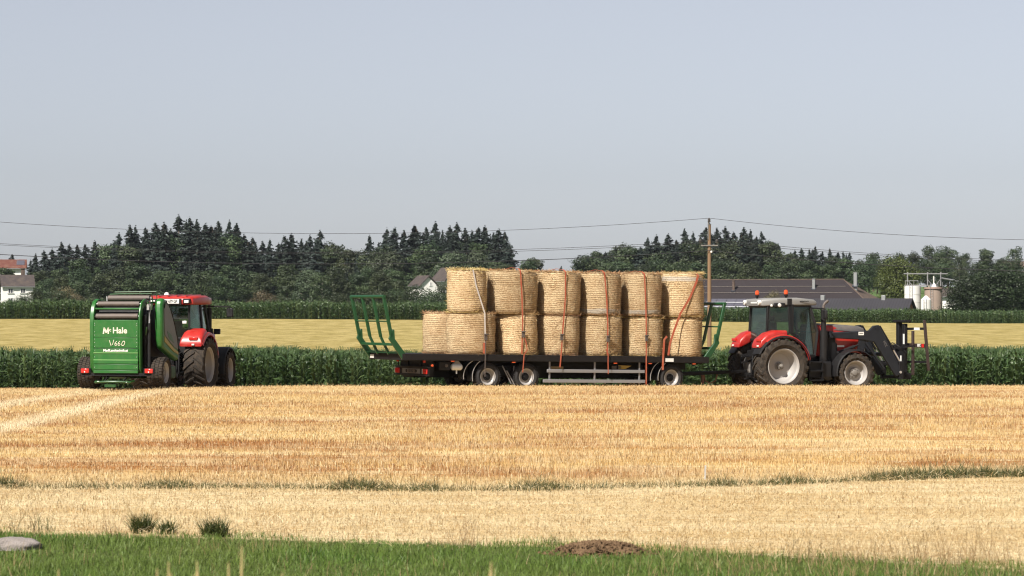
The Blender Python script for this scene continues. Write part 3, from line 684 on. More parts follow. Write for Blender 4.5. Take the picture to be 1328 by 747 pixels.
xs5 = list(np.arange(760, 1150, 24)); fill(xs5, [333+random.uniform(-3, 8) for p in xs5], 530, ['broad'], 'woods behind the barn roof', 'front row', 'front row of trees behind the barn', (1.2, 1.5))
xs6 = [1140, 1160, 1182, 1204, 1222, 1246, 1268, 1292, 1314]; fill(xs6, [345, 340, 338, 334, 340, 346, 338, 346, 340], 560, ['broad', 'broad', 'airy'], 'trees behind the silos', 'second row', 'second row of trees behind the silos', (1.2, 1.5))
tree('olive', 1164, 333, 420, 1.0, None, 'big round yellow-green tree just left of the silos')
tree('dark', 1296, 347, 368, 1.35, None, 'very dark dense tree at the right edge above the maize')
tree('dark', 1256, 360, 366, 1.35, None, 'lower left dark bush of the clump at the right edge')
tree('dark', 1338, 350, 372, 1.3, None, 'very dark dense tree cut off by the right edge of the photo')
# hedge line of shrubs in front of the left wood
sx = [28, 76, 98, 120, 250, 340, 362, 440, 470, 492, 514, 536, 560, 584, 606]
sk = ['shrub', 'shrub', 'brown', 'shrub', 'brown', 'brown', 'shrub', 'shrub', 'shrub', 'shrub', 'shrub', 'shrub', 'shrub', 'shrub', 'shrub']
st_ = [384, 378, 382, 384, 384, 379, 384, 382, 380, 378, 376, 372, 378, 380, 376]
for i, (a, k, t) in enumerate(zip(sx, sk, st_)):
    tree(k, a, t, 372+random.uniform(-6, 6), random.uniform(1.0, 1.3), 'shrubs behind the far maize', f'{"brownish" if k == "brown" else "green"} shrub, {ordw(i)} from the left in the low row behind the far maize')
tree('brown', 86, 374, 400, 1.0, None, 'larger brownish shrub between the white house and the baler', 'shrub')
tree('broad', 8, 343, 415, 1.35, None, 'green tree standing in front of the red roofed house at the left edge')
tree('broad', 45, 374, 380, 1.2, None, 'small bushy tree at the right corner of the lower white house')
tree('willow', 575, 362, 378, 1.0, None, 'light green bush in front of the taller white gabled house')
tree('brown', 1003, 380, 362, 0.8, None, 'brownish bush in front of the barn roof behind the orange beacons', 'shrub')

# ------------------------------------------------------------ houses
WALLW = paint('white_render', (0.60, 0.59, 0.57), 0.9, var=0.04, dust=0.06, scale=0.4, spec=0.2)
ROOFG = paint('dark_grey_tiles', (0.034, 0.028, 0.031), 0.85, var=0.18, scale=0.5, dust=0.08, spec=0.2)
ROOFR = paint('red_tiles', (0.085, 0.026, 0.022), 0.85, var=0.2, scale=0.5, dust=0.1, spec=0.2)
ROOFB = paint('brown_tiles', (0.060, 0.042, 0.038), 0.9, var=0.2, scale=0.5, dust=0.12, spec=0.2)
WINDK = paint('dark_window', (0.03, 0.035, 0.045), 0.15, var=0.1, dust=0.02)
WOODD = paint('dark_wood', (0.07, 0.05, 0.04), 0.8, dust=0.1)
REDW = paint('red_brown_boards', (0.24, 0.07, 0.04), 0.85, var=0.2, dust=0.08)
METG = paint('grey_metal', (0.20, 0.21, 0.22), 0.5, metal=0.5, dust=0.1)
def wall_tint(): pass
def W(px, py, d): return Vector(((px-664)/3420*d, d, CAM_H-(py-395)/3420*d))
def gable_house(name, label, cx, d, L, Wd, eave, ridge, yaw, wallm, roofm, windows, over=0.6, cat='house', chimney=None):
    """ridge along local x; front long side is -y; gables at +-x. heights above local ground"""
    g0 = float(gz(cx, d)); r = empty(name, (cx, d, g0), (0, 0, yaw)); tag(r, label, cat)
    prof = [(-Wd/2, -0.5), (Wd/2, -0.5), (Wd/2, eave), (0, ridge-0.15), (-Wd/2, eave)]
    MB().prism(prof, -L/2, L/2, 'x').build('wall', wallm, r)
    k = (ridge-eave)/(Wd/2); t = 0.18
    for s in (-1, 1):
        e = (s*(Wd/2+over), eave-k*over+0.06)
        b = MB().prism([(0, ridge), (0, ridge+t), (e[0], e[1]+t), e], -L/2-over, L/2+over, 'x'); b.build('roof', roofm, r)
        b = MB().box((0, s*(Wd/2+over+0.06), e[1]+0.02), (L+2*over, 0.10, 0.12)); b.build('gutter', METG, r)
    for (face, u, z, w, h) in windows:
        if face == 'f': c, dm, fo = (u, -Wd/2-0.02, z), (w, 0.05, h), (u, -Wd/2-0.03, z)
        else: c, dm = (L/2+0.02 if face == 'r' else -L/2-0.02, u, z), (0.05, w, h)
        wo = MB().box(c, dm).build('window', WINDK, r)
        fr = MB()
        for sx_ in (-1, 1):
            if face == 'f': fr.box((u+sx_*w/2, -Wd/2-0.04, z), (0.09, 0.06, h+0.1)); 
            else: fr.box((c[0], u+sx_*w/2, z), (0.08, 0.09, h+0.1))
        if face == 'f': fr.box((u, -Wd/2-0.045, z), (0.06, 0.05, h)); fr.box((u, -Wd/2-0.07, z-h/2-0.05), (w+0.3, 0.16, 0.07))
        else: fr.box((c[0], u, z), (0.07, 0.06, h)); fr.box((c[0], u, z-h/2-0.05), (0.16, w+0.3, 0.07))
        fr.build('frame', WALLW, wo)
    if chimney:
        MB().box((chimney[0], chimney[1], ridge+0.3), (0.55, 0.55, 1.6)).box((chimney[0], chimney[1], ridge+1.15), (0.75, 0.75, 0.12)).build('chimney', ROOFB if wallm is WALLW else METG, r)
    return r
d = 405
cx = W(22, 0, d).x
gable_house('white_house', 'white house with dark grey roof, the lower of the two at the left edge', cx, d, 4.6, 5.0, 4.15, 5.75, R(14), WALLW, ROOFG,
  [('f', -1.1, 3.45, 0.72, 0.6), ('f', 0.75, 3.45, 0.72, 0.6), ('f', -1.1, 2.0, 0.72, 0.6), ('f', 0.75, 2.0, 0.72, 0.6), ('r', 0.3, 3.3, 0.7, 0.8)], 0.28, chimney=(0.9, 0.2))
d = 440
cx = W(6, 0, d).x
r = gable_house('red_roofed_house', 'white house with red tiled roof and roof panels at the upper left edge', cx, d, 6.6, 5.0, 7.1, 8.4, R(9), WALLW, ROOFR,
  [('f', 1.0, 5.9, 0.9, 1.1), ('f', -1.4, 5.9, 0.9, 1.1)], 0.35)
PANEL = paint('solar_panel_glass', (0.05, 0.053, 0.078), 0.3, var=0.2, dust=0.08, spec=0.6)
PANELF = paint('panel_rail', (0.30, 0.31, 0.34), 0.4, metal=0.3, dust=0.05)
k = (8.4-7.1)/2.5
MB().prism([(-0.5, 8.4-0.5*k+0.22), (-0.5, 8.4-0.5*k+0.30), (-1.9, 8.4-1.9*k+0.30), (-1.9, 8.4-1.9*k+0.22)], 2.0, 3.3, 'x').build('roof_panel', PANEL, r)
d = 455
gable_house('white_gabled_house', 'small white house with low gable, left one of the pair beside the bales', W(549, 0, d).x, d, 5.0, 2.9, 4.3, 5.75, R(-66), WALLW, ROOFG, [('r', 0.35, 4.45, 0.3, 0.5)], 0.3)
# building behind it: taller with steep roof
d = 470
gable_house('white_gabled_house', 'taller white house with steep grey roof directly left of the bales', W(582, 0, d).x, d, 7.0, 3.6, 5.2, 7.2, R(-68), WALLW, ROOFG, [('r', -0.5, 4.9, 0.6, 0.9)], 0.4)
# pale far houses at the right edge
d = 640
gable_house('far_house', 'far pale house between the trees at the right edge', W(1318, 0, d).x, d, 8, 6, 4.6, 6.0, R(10), WALLW, ROOFB, [('f', 1, 3.6, 0.8, 0.8)], 0.4)
gable_house('far_house', 'low far building with pale wall right of the tan silo', W(1238, 0, 430).x, 430, 5.5, 5, 1.9, 3.1, R(-8), WALLW, ROOFG, [('f', 0.5, 1.3, 0.8, 0.5)], 0.4)

# ------------------------------------------------------------ barn (hipped main roof) and long low building in front
def barn():
    d = 400; A = W(1094, 362.5, d); g0 = float(gz(A.x, d)); yw = R(-20)
    r = empty('barn', (A.x, d, g0), (0, 0, yw)); tag(r, 'big barn with grey roof, hipped brown right end and metal vents', 'barn')
    Wd = 12.0; L = 36.0; e = 4.4; xr = 0.0
    zr = A.z-g0; ze = CAM_H-(388-395)/3420*(d-Wd/2)-g0
    MB().b2((-L, -Wd/2+0.4, -1), (e-0.4, Wd/2-0.4, ze-0.05)).build('wall', paint('barn_wall', (0.35, 0.32, 0.28), 0.9, var=0.15), r)
    roof_mat, nt, p = new_mat('barn_roof')
    tc = nd(nt, 'ShaderNodeTexCoord').outputs['Object']
    wv = nd(nt, 'ShaderNodeTexWave', wave_type='BANDS', bands_direction='X'); wv.inputs['Scale'].default_value = 0.9; nt.links.new(tc, wv.inputs[0])
    wv2 = nd(nt, 'ShaderNodeTexWave', wave_type='BANDS', bands_direction='Y'); wv2.inputs['Scale'].default_value = 0.8; nt.links.new(tc, wv2.inputs[0])
    c = mixrgb(nt, (0.018, 0.014, 0.016), (0.029, 0.023, 0.025), noise(nt, tc, 0.35, 6, 0.7))
    c = mixrgb(nt, c, (0.02, 0.017, 0.018), math_n(nt, 'MULTIPLY', wv.outputs['Fac'], 0.35)); c = mixrgb(nt, c, (0.018, 0.015, 0.016), math_n(nt, 'MULTIPLY', wv2.outputs['Fac'], 0.35))
    nt.links.new(c, p.inputs['Base Color']); p.inputs['Roughness'].default_value = 0.85; p.inputs['Specular IOR Level'].default_value = 0.2
    MB().add([(-L, -Wd/2, ze), (e, -Wd/2, ze), (xr, 0, zr), (-L, 0, zr), (-L, -Wd/2, ze-0.25), (e, -Wd/2, ze-0.25)], [(0, 1, 2, 3), (4, 5, 1, 0)]).build('roof', roof_mat, r, smooth=False)
    MB().add([(-L, Wd/2, ze), (e, Wd/2, ze), (xr, 0, zr), (-L, 0, zr)], [(0, 3, 2, 1)]).build('roof', roof_mat, r, smooth=False)
    # brown hipped end, its front edge cut back so that it shows from the field
    hb = MB().add([(e, -Wd/2, ze), (e, Wd/2, ze), (xr, 0, zr)], [(0, 1, 2)])
    tag(hb.build('roof', ROOFB, r, smooth=False), 'brown tiled hipped end of the barn roof')
    MB().tube([(xr, 0, zr+0.04), (-L, 0, zr+0.04)], 0.08, 6).tube([(xr, 0, zr+0.04), (e, -Wd/2, ze+0.04)], 0.07, 6).build('ridge_cap', ROOFB, r)
    RAIL = paint('snow_guard', (0.065, 0.058, 0.056), 0.6)
    for t, xe in ((0.38, 0), (0.70, 0)):
        y = -Wd/2*t; z = zr+(ze-zr)*t; xx = xr+(e-xr)*t-0.8
        MB().tube([(-L, y, z+0.10), (xx, y, z+0.10)], 0.035, 5).build('snow_guard', RAIL, r)
    def vent(px, y0, y1, w, m):
        t = min(0.95, max(0.03, (y1-362.5)/26.0)); yy = -Wd/2*t; zz = zr+(ze-zr)*t
        k = (px-664)/3420; cy, sy = math.cos(yw), math.sin(yw)
        # local (X, yy) -> world
        X = (k*(d+cy*yy)-(A.x-sy*yy))/(cy-k*sy); D = d+sy*X+cy*yy; zt = zz+(y1-y0)/3420*D
        v = MB(); v.b2((X-w/2, yy-w/2, zz-(1.6 if px > 1100 else 0.5)), (X+w/2, yy+w/2, zt)); o = v.build('chimney', m, r, bevel=0.03)
        MB().box((X, yy, zt+0.12), (w*1.15, w*1.15, 0.08)).box((X, yy, zt+0.04), (w*0.5, w*0.5, 0.12)).build('cap', m, o)
        MB().box((X, yy-0.1, zz+0.02), (w*1.7, w*1.9, 0.10), (math.atan2(zr-ze, Wd/2), 0, 0)).build('flashing', WINDK, o)
    vent(951.5, 365, 377, 0.36, ROOFB); vent(1055.5, 363, 374.5, 0.42, METG); vent(1109.5, 354.5, 370.5, 0.5, METG)
    # long low building
    d2 = 366; ya = R(-19); ridge0 = W(1182, 388, d2); g1 = float(gz(ridge0.x, d2)); Lb = 34.0; w = 4.2
    rr = empty('low_barn', (ridge0.x, ridge0.y, g1), (0, 0, ya)); tag(rr, 'long low building with dark ribbed roof and red-brown board gable', 'barn')
    zr2 = ridge0.z-g1; ze2 = zr2-2.1
    MB().prism([(-w+0.3, -1), (w-0.3, -1), (w-0.3, ze2), (0, zr2-0.12), (-w+0.3, ze2)], -Lb, -0.15, 'x').build('wall', REDW, rr)
    rm, nt, p = new_mat('ribbed_sheet_roof')
    tc = nd(nt, 'ShaderNodeTexCoord').outputs['Object']
    wv = nd(nt, 'ShaderNodeTexWave', wave_type='BANDS', bands_direction='X'); wv.inputs['Scale'].default_value = 0.75; nt.links.new(tc, wv.inputs[0])
    c = mixrgb(nt, (0.020, 0.019, 0.024), (0.032, 0.030, 0.035), noise(nt, tc, 0.5, 5, 0.7)); c = mixrgb(nt, c, (0.012, 0.012, 0.013), ramp(nt, wv.outputs['Fac'], [(0.75, 0.0), (1.0, 0.7)]))
    nt.links.new(c, p.inputs['Base Color']); p.inputs['Roughness'].default_value = 0.7; p.inputs['Specular IOR Level'].default_value = 0.3
    for s in (-1, 1): MB().prism([(0, zr2), (0, zr2+0.12), (s*w, ze2+0.12), (s*w, ze2)], -Lb, 0.2, 'x').build('roof', rm, rr, smooth=False)
    for px in (1072, 1148):
        X = -(1182-px)/3420*d2/math.cos(ya)
        zt = zr2+0.55
        MB().b2((X-0.28, -0.5, zr2-0.4), (X+0.28, 0.1, zt)).build('vent', METG, rr, bevel=0.04)
    # roof panels: three rows
    k = 2.1/w; cs = (-27.0, -20.4)
    for row in range(3):
        a = 0.4+row*1.25; b_ = a+1.05
        for j in range(6):
            xa = cs[0]-2.0+j*1.42
            p0 = MB().prism([(-a, zr2-a*k+0.2), (-a, zr2-a*k+0.27), (-b_, zr2-b_*k+0.27), (-b_, zr2-b_*k+0.2)], xa, xa+1.36, 'x').build('roof_panel', PANEL, rr)
        MB().tube([(cs[0]-2.0, -b_-0.04, zr2-b_*k+0.27), (cs[0]+6.5, -b_-0.04, zr2-b_*k+0.27)], 0.07, 5).build('panel_rail', PANELF, rr)
barn()
# farmhouse rear strip behind the pole: pale ridge seen left of the barn
# ------------------------------------------------------------ silos
def silos():
    SW = paint('white_silo', (0.52, 0.51, 0.49), 0.6, var=0.05, dust=0.08, scale=0.6); ST = paint('tan_silo', (0.20, 0.15, 0.125), 0.85, var=0.12, dust=0.1, scale=0.8)
    GALV = paint('galvanised', (0.24, 0.24, 0.25), 0.5, metal=0.4, dust=0.1)
    d = 385; S = 3420/d
    def cyl(name, label, px, top, wpx, m, cone=0.0, dd=0.0, rings=3):
        D = d+dd; X = (px-664)/3420*D; g0 = float(gz(X, D)); r_ = wpx/2/3420*D; zt = CAM_H-(top-395)/3420*D-g0
        o = empty(name, (X, D, g0)); tag(o, label, 'silo')
        MB().lathe([(r_, -0.5), (r_, zt-0.12), (r_*0.98, zt), (0.001 if cone == 0 else r_*0.2, zt+cone), (0, zt+cone+0.02)], n=40).build('silo_body', m, o)
        b = MB()
        for i in range(rings): z = zt*(0.25+0.24*i); b.lathe([(r_+0.004, z-0.03), (r_+0.03, z-0.02), (r_+0.03, z+0.02), (r_+0.004, z+0.03)], n=40)
        b.build('hoop', m, o)
        # ladder
        a = R(-112); lx, ly = r_*math.cos(a), r_*math.sin(a); b = MB()
        for s in (-0.2, 0.2): b.tube([(lx+s, ly-0.15, 0), (lx+s, ly-0.15, zt+0.2)], 0.03, 5)
        for i in range(int(zt/0.4)): b.tube([(lx-0.2, ly-0.15, 0.3+i*0.4), (lx+0.2, ly-0.15, 0.3+i*0.4)], 0.02, 4)
        b.build('ladder', GALV, o)
        return o, r_, zt
    o1, r1, z1 = cyl('silo', 'wide white cylindrical silo, leftmost of the three', 1183.5, 371, 21, SW)
    o2, r2, z2 = cyl('silo', 'tan concrete silo at the right of the group', 1210.5, 373, 23, ST, rings=1)
    o3, r3, z3 = cyl('silo', 'small white silo with pointed top between the two big ones', 1201, 388.5, 13.5, SW, cone=0.55, dd=-8, rings=2)
    MB().lathe([(r2+0.02, z2-0.25), (r2+0.15, z2-0.2), (r2+0.15, z2+0.05), (r2*0.5, z2+0.08)], n=40).build('rim', paint('rust_rim', (0.2, 0.13, 0.11), 0.8), o2)
    # conveyor gantry on the silos
    g = empty('conveyor_gantry', (W(1197, 0, d).x, d, o1.location.z)); tag(g, 'grey steel conveyor gantry with railings above the silos', 'gantry')
    X = lambda px: (px-1197)/S
    Z = lambda py: CAM_H-(py-395)/S-g.location.z
    MB().bar((X(1172), 0, Z(355)), (X(1229), 0, Z(355)), 0.35, 0.13).build('conveyor', GALV, g)
    b = MB()
    for px in (1176.5, 1202.5, 1219.5): b.bar((X(px), -0.2, Z(353)), (X(px), -0.2, Z(371)), 0.12, 0.12); b.bar((X(px)+0.14, 0.2, Z(353)), (X(px)+0.14, 0.2, Z(371)), 0.1, 0.1)
    b.build('posts', GALV, g)
    b = MB().bar((X(1173), 0, Z(370)), (X(1201), 0, Z(370)), 0.9, 0.14); b.build('walkway', GALV, g)
    b = MB()
    for zz in (364.2,): b.tube([(X(1173), -0.45, Z(zz)), (X(1190), -0.45, Z(zz))], 0.04, 5)
    for px in (1173.5, 1179, 1184.5, 1190): b.tube([(X(px), -0.45, Z(370)), (X(px), -0.45, Z(364))], 0.035, 5)
    for px in (1216, 1222): b.tube([(X(px), -0.3, Z(373)), (X(px), -0.3, Z(366))], 0.035, 5)
    b.tube([(X(1203), -0.3, Z(363)), (X(1208), -0.3, Z(369))], 0.05, 5).tube([(X(1220), -0.3, Z(361)), (X(1214), -0.3, Z(369))], 0.04, 5).tube([(X(1177), -0.3, Z(364)), (X(1182), -0.3, Z(369))], 0.06, 5)
    b.build('railing', GALV, g)
    MB().lathe([(0.9*1/2, Z(373)), (0.25, Z(369)), (0.1, Z(367.3)), (0, Z(367.2))], c=(X(1211.5), 0, 0), n=14).tube([(X(1211), 0, Z(368)), (X(1211), 0, Z(358))], 0.09, 6).build('filler_spout', SW, g)
    MB().tube([(X(1220), 0, Z(360.5)), (X(1250), 0.5, Z(366))], 0.13, 8).build('pipe', METG, g)
silos()
# ------------------------------------------------------------ pole and wires
def poles():
    d = 190; S = 3420/d
    WOOD, nt, p = new_mat('pole_wood'); tc = nd(nt, 'ShaderNodeTexCoord').outputs['Object']
    c = mixrgb(nt, (0.085, 0.05, 0.027), (0.21, 0.13, 0.07), noise(nt, tc, 1.0, 6, 0.75, stretch=(9, 9, 0.9))); nt.links.new(c, p.inputs['Base Color']); p.inputs['Roughness'].default_value = 0.9
    INS = paint('insulator', (0.03, 0.028, 0.03), 0.35, dust=0.05); ST = paint('pole_steel', (0.10, 0.10, 0.10), 0.6)
    def pole(px, ytop, label, X=None):
        X = (px-664)/S if X is None else X
        g0 = float(gz(X, d)); r = empty('utility_pole', (X, d, g0)); tag(r, label, 'utility pole')
        zt = CAM_H-(ytop-395)/S-g0
        MB().tube([(0, 0, -0.5), (0, 0, zt*0.5), (0, 0, zt-0.5)], [0.16, 0.14, 0.115], 14).build('pole', WOOD, r)
        MB().lathe([(0.118, zt-0.56), (0.128, zt-0.5), (0.03, zt-0.42), (0, zt-0.42)], n=12).build('cap', ST, r)
        MB().bar((-0.62, -0.16, zt-2.02), (0.62, -0.16, zt-2.02), 0.07, 0.09).bar((-0.09, -0.14, zt-1.6), (-0.09, -0.14, zt-0.25), 0.05, 0.05).build('crossarm', ST, r)
        for x_, z_ in ((-0.66, zt-1.70), (0.53, zt-1.70), (-0.03, zt-0.18)):
            MB().lathe([(0.03, -0.25), (0.035, -0.16), (0.10, -0.15), (0.11, -0.08), (0.06, -0.05), (0.10, -0.03), (0.10, 0.05), (0.05, 0.12), (0, 0.13)], c=(x_, -0.16, z_), n=12).build('insulator', INS, r)
        MB().lathe([(0.03, 0), (0.07, 0.02), (0.07, 0.14), (0, 0.16)], c=(0.13, -0.18, zt-2.55), n=10).build('insulator', paint('white_insulator', (0.7, 0.68, 0.64), 0.3) if 'white_insulator' not in bpy.data.materials else bpy.data.materials['white_insulator'], r)
        return r
    pole(920, 282, 'tall wooden utility pole with crossarm standing behind the trailer')
    WIRE = paint('wire', (0.03, 0.03, 0.032), 0.8, dust=0, spec=0.1)
    def wire(f, x0, x1, dy, label, rad=0.014):
        pts = [((px-664)/S, d+dy, CAM_H-(f(px)-395)/S) for px in np.linspace(x0, x1, 36)]
        o = MB().tube(pts, rad, 5).build('power_line', WIRE); o.location = (0, 0, 0); tag(o, label, 'power line', None)
    PL, PR = -150, 1500
    q = lambda a, b, c: (lambda x: a*x*x+b*x+c)
    wire(q(-8.25e-5, .0704, 288), PL, 920, -0.16, 'uppermost thin wire left of the utility pole, across the sky')
    wire(q(-6.33e-5, .0539, 316), PL, 910, -0.30, 'middle wire left of the utility pole, running to its crossarm')
    wire(q(-6.3e-5, .0545, 317.6), PL, 929, 0.0, 'twin of the middle wire left of the pole, just below it')
    wire(q(-7.02e-5, .0592, 330), PL, 920, -0.2, 'thick lowest dark cable left of the utility pole', 0.024)
    def span(x1, y1, x2, y2, sag): return lambda x: y1+(y2-y1)*(x-x1)/(x2-x1)+sag*4*((x-x1)/(x2-x1))*(1-(x-x1)/(x2-x1))
    wire(span(920, 283, 1500, 311, 10), 920, PR, -0.16, 'uppermost thin wire right of the utility pole, across the sky')
    wire(span(929, 311, 1500, 338, 9), 929, PR, -0.16, 'middle wire right of the utility pole, leaving its crossarm')
    wire(span(910, 312, 1500, 340, 9), 910, PR, 0.0, 'twin of the middle wire right of the pole, just below it')
    wire(span(920, 325, 1500, 352, 9), 920, PR, -0.2, 'thick lowest dark cable right of the utility pole', 0.024)
    pole(0, 279, 'wooden utility pole beyond the left edge of the photo', X=(PL-664)/S); pole(0, 311, 'wooden utility pole beyond the right edge of the photo', X=(PR-664)/S)
poles()
# ------------------------------------------------------------ machine materials
TYRE = paint('tyre_rubber', (0.012, 0.011, 0.010), 0.85, var=0.2, scale=4, dust=0.20, dustc=(0.11, 0.078, 0.052), spec=0.25, bump=0.3)
TYREC = paint('clean_tyre_rubber', (0.012, 0.012, 0.013), 0.8, var=0.2, scale=4, dust=0.05, dustc=(0.14, 0.11, 0.09), spec=0.3, bump=0.3)
RIMW = paint('silver_rim', (0.28, 0.27, 0.265), 0.45, metal=0.1, var=0.06, dust=0.10)
RIMG = paint('grey_hub', (0.13, 0.125, 0.12), 0.55, metal=0.2, var=0.1, dust=0.12)
RED = paint('red_paint', (0.28, 0.005, 0.005), 0.33, var=0.12, dust=0.09, dustc=(0.35, 0.16, 0.10))
DKRED = paint('dark_red_paint', (0.30, 0.02, 0.015), 0.35, var=0.1, dust=0.1)
BLACK = paint('black_plastic', (0.007, 0.007, 0.008), 0.5, spec=0.25, var=0.2, dust=0.02, dustc=(0.12, 0.10, 0.08))
CHASS = paint('chassis_black', (0.005, 0.005, 0.006), 0.6, spec=0.2, var=0.2, dust=0.015, dustc=(0.10, 0.08, 0.06))
LOAD = paint('loader_dark_grey', (0.006, 0.008, 0.012), 0.5, spec=0.3, var=0.1, dust=0.015, dustc=(0.15, 0.13, 0.11))
ROOFL = paint('light_grey_roof', (0.15, 0.15, 0.147), 0.5, var=0.05, dust=0.05)
HOODG = paint('hood_grey', (0.065, 0.062, 0.066), 0.45, var=0.1, dust=0.1)
GREEN = paint('green_paint', (0.005, 0.085, 0.010), 0.36, var=0.14, dust=0.10, dustc=(0.10, 0.12, 0.05))
DKGREEN = paint('dark_green_paint', (0.004, 0.045, 0.007), 0.35, var=0.1, dust=0.08, dustc=(0.1, 0.12, 0.05))
TGREEN = paint('trailer_green', (0.001, 0.040, 0.010), 0.4, var=0.1, dust=0.03, dustc=(0.1, 0.14, 0.06))
GOLD = paint('gold_stripe', (0.25, 0.19, 0.05), 0.5, dust=0.05)
GREYP = paint('grey_panel', (0.075, 0.072, 0.075), 0.4, var=0.1, dust=0.06)
ROLL = paint('roller_steel', (0.07, 0.058, 0.052), 0.6, metal=0.3, var=0.2, dust=0.15, dustc=(0.2, 0.15, 0.12))
STEEL = paint('bright_steel', (0.55, 0.55, 0.55), 0.3, metal=0.8, var=0.1, dust=0.05)
GALV2 = paint('galvanised_rail', (0.19, 0.19, 0.20), 0.5, metal=0.3, var=0.08, dust=0.08)
LRED = paint('red_lens', (0.38, 0.009, 0.008), 0.15, var=0.05, dust=0.04)
LORG = paint('orange_lens', (0.42, 0.055, 0.012), 0.15, var=0.05, dust=0.03)
LWHT = paint('clear_lens', (0.50, 0.50, 0.48), 0.15, var=0.04, dust=0.03)
WHITE = paint('white_sticker', (0.55, 0.55, 0.53), 0.5, var=0.03, dust=0.05)
CREAM = paint('cream_lettering', (0.50, 0.48, 0.38), 0.5, var=0.03, dust=0.03)
YEL = paint('yellow_sticker', (0.35, 0.22, 0.02), 0.5, dust=0.05)
BLUE = paint('plate_blue', (0.02, 0.06, 0.35), 0.5, dust=0.02)
ORSTRAP = paint('orange_webbing', (0.28, 0.055, 0.026), 0.9, var=0.2, dust=0.22, spec=0.2, dustc=(0.30, 0.16, 0.10))
WHSTRAP = paint('pale_webbing', (0.40, 0.37, 0.35), 0.8, var=0.1, dust=0.15)
SEATM = paint('seat_fabric', (0.03, 0.035, 0.04), 0.9, dust=0.05)
LGREY = paint('light_interior', (0.35, 0.36, 0.33), 0.8, dust=0.05)
GLASS = glass_mat('cab_glass')

def chevron_tyre(r, w, lugs=20, lug=0.045, rim_r=0.5, side_bulge=0.03):
    b = MB(); rc = r-lug; sh = w/2
    prof = [(rim_r-0.02, -sh*0.72), (rim_r+0.02, -sh*0.80), (rim_r+(rc-rim_r)*0.45, -sh-side_bulge*0.6), (rc-0.06, -sh-0.0), (rc-0.02, -sh*0.9), (rc, -sh*0.5), (rc+0.006, 0),
            (rc, sh*0.5), (rc-0.02, sh*0.9), (rc-0.06, sh+0.0), (rim_r+(rc-rim_r)*0.45, sh+side_bulge*0.6), (rim_r+0.02, sh*0.80), (rim_r-0.02, sh*0.72)]
    b.lathe(prof, n=56, axis='y')
    du = 2*math.pi/lugs
    for s in (-1, 1):
        for i in range(lugs):
            a0 = i*du + (du/2 if s > 0 else 0)
            vs = []
            N = 5
            for k in range(N):
                t = k/(N-1); v = s*(-0.03*w + t*(sh*1.02+0.03*w)); a = a0 + 0.30*(t**1.2)*(0.9/r)*(w/0.6)*0.9
                wd = (0.030+0.018*t)/r; rt = r - 0.028*t*t
                rb = rc - 0.05
                if k == N-1: rt = r-0.035
                for (da, rr) in ((-wd*1.2, rb), (-wd, rt), (wd, rt), (wd*1.2, rb)):
                    vs.append((rr*math.cos(a+da), v, rr*math.sin(a+da)))
            # shoulder wrap down the sidewall
            t = 1; a = a0 + 0.33*(0.9/r)*(w/0.6)*0.9; wd = 0.045/r
            for (da, rr) in ((-wd, rc-0.16), (-wd, rc-0.10), (wd, rc-0.10), (wd, rc-0.16)): vs.append((rr*math.cos(a+da), s*(sh+0.012), rr*math.sin(a+da)))
            fs = []
            for k in range(N):
                for q in range(4): j = (q+1) % 4; fs.append((k*4+q, k*4+j, (k+1)*4+j, (k+1)*4+q))
            fs.append((0, 1, 2, 3)); fs.append((N*4+3, N*4+2, N*4+1, N*4)); b.add(vs, fs)
    return b
def road_tyre(r, w, rim_r, blocks=True):
    b = MB(); sh = w/2
    prof = [(rim_r-0.01, -sh*0.8), (rim_r+0.02, -sh*0.9), (rim_r+(r-rim_r)*0.5, -sh-0.01), (r-0.05, -sh+0.005), (r-0.012, -sh*0.86)]
    for g in (-0.5, 0, 0.5):
        prof += [(r, sh*(g-0.05)), (r-0.015, sh*(g-0.04)), (r-0.015, sh*(g+0.04)), (r, sh*(g+0.05))]
    prof += [(r-0.012, sh*0.86), (r-0.05, sh-0.005), (rim_r+(r-rim_r)*0.5, sh+0.01), (rim_r+0.02, sh*0.9), (rim_r-0.01, sh*0.8)]
    b.lathe(prof, n=56, axis='y')
    if blocks:
        n = 36
        for i in range(n):
            for j in range(4):
                a = 2*math.pi*(i+(0.5 if j % 2 else 0))/n; v = sh*(-0.72+0.48*j)
                c = (r*math.cos(a), v, r*math.sin(a)); b.box(c, (0.02, sh*0.40, 2*math.pi*r/n*0.62), (0, -a, 0.0))
    return b
def dish_rim(R0, out=-1, depth=0.20, w=0.4, hub=0.3):
    """rim with its outer face at y=0, dish going inwards (away from out)"""
    s = -out
    b = MB(); b.lathe([(R0-0.02, 0.0+s*w), (R0-0.035, s*(w*0.7)), (R0-0.035, s*0.10), (R0+0.0, s*0.035), (R0+0.018, 0.0), (R0+0.006, -s*0.012), (R0-0.018, 0.0), (R0-0.028, s*0.03), (R0-0.055, s*0.06),
        (R0-0.065, s*depth*0.55), (R0*0.84, s*depth*0.72), (R0*0.72, s*depth), (R0*hub*1.25, s*depth), (R0*hub*1.2, s*depth*0.8), (0, s*depth*0.8)], n=48, axis='y')
    h = MB(); h.lathe([(R0*hub*1.1, s*depth*0.79), (R0*hub*1.05, s*depth*0.62), (R0*hub*0.6, s*depth*0.55), (R0*hub*0.5, s*depth*0.35), (R0*hub*0.25, s*depth*0.3), (0, s*depth*0.3)], n=28, axis='y')
    for i in range(8):
        a = i*math.pi/4; h.lathe([(0.016, 0), (0.016, -s*0.03), (0, -s*0.03)], c=(R0*hub*0.83*math.cos(a), s*depth*0.60, R0*hub*0.83*math.sin(a)), n=6, axis='y')
    return b, h
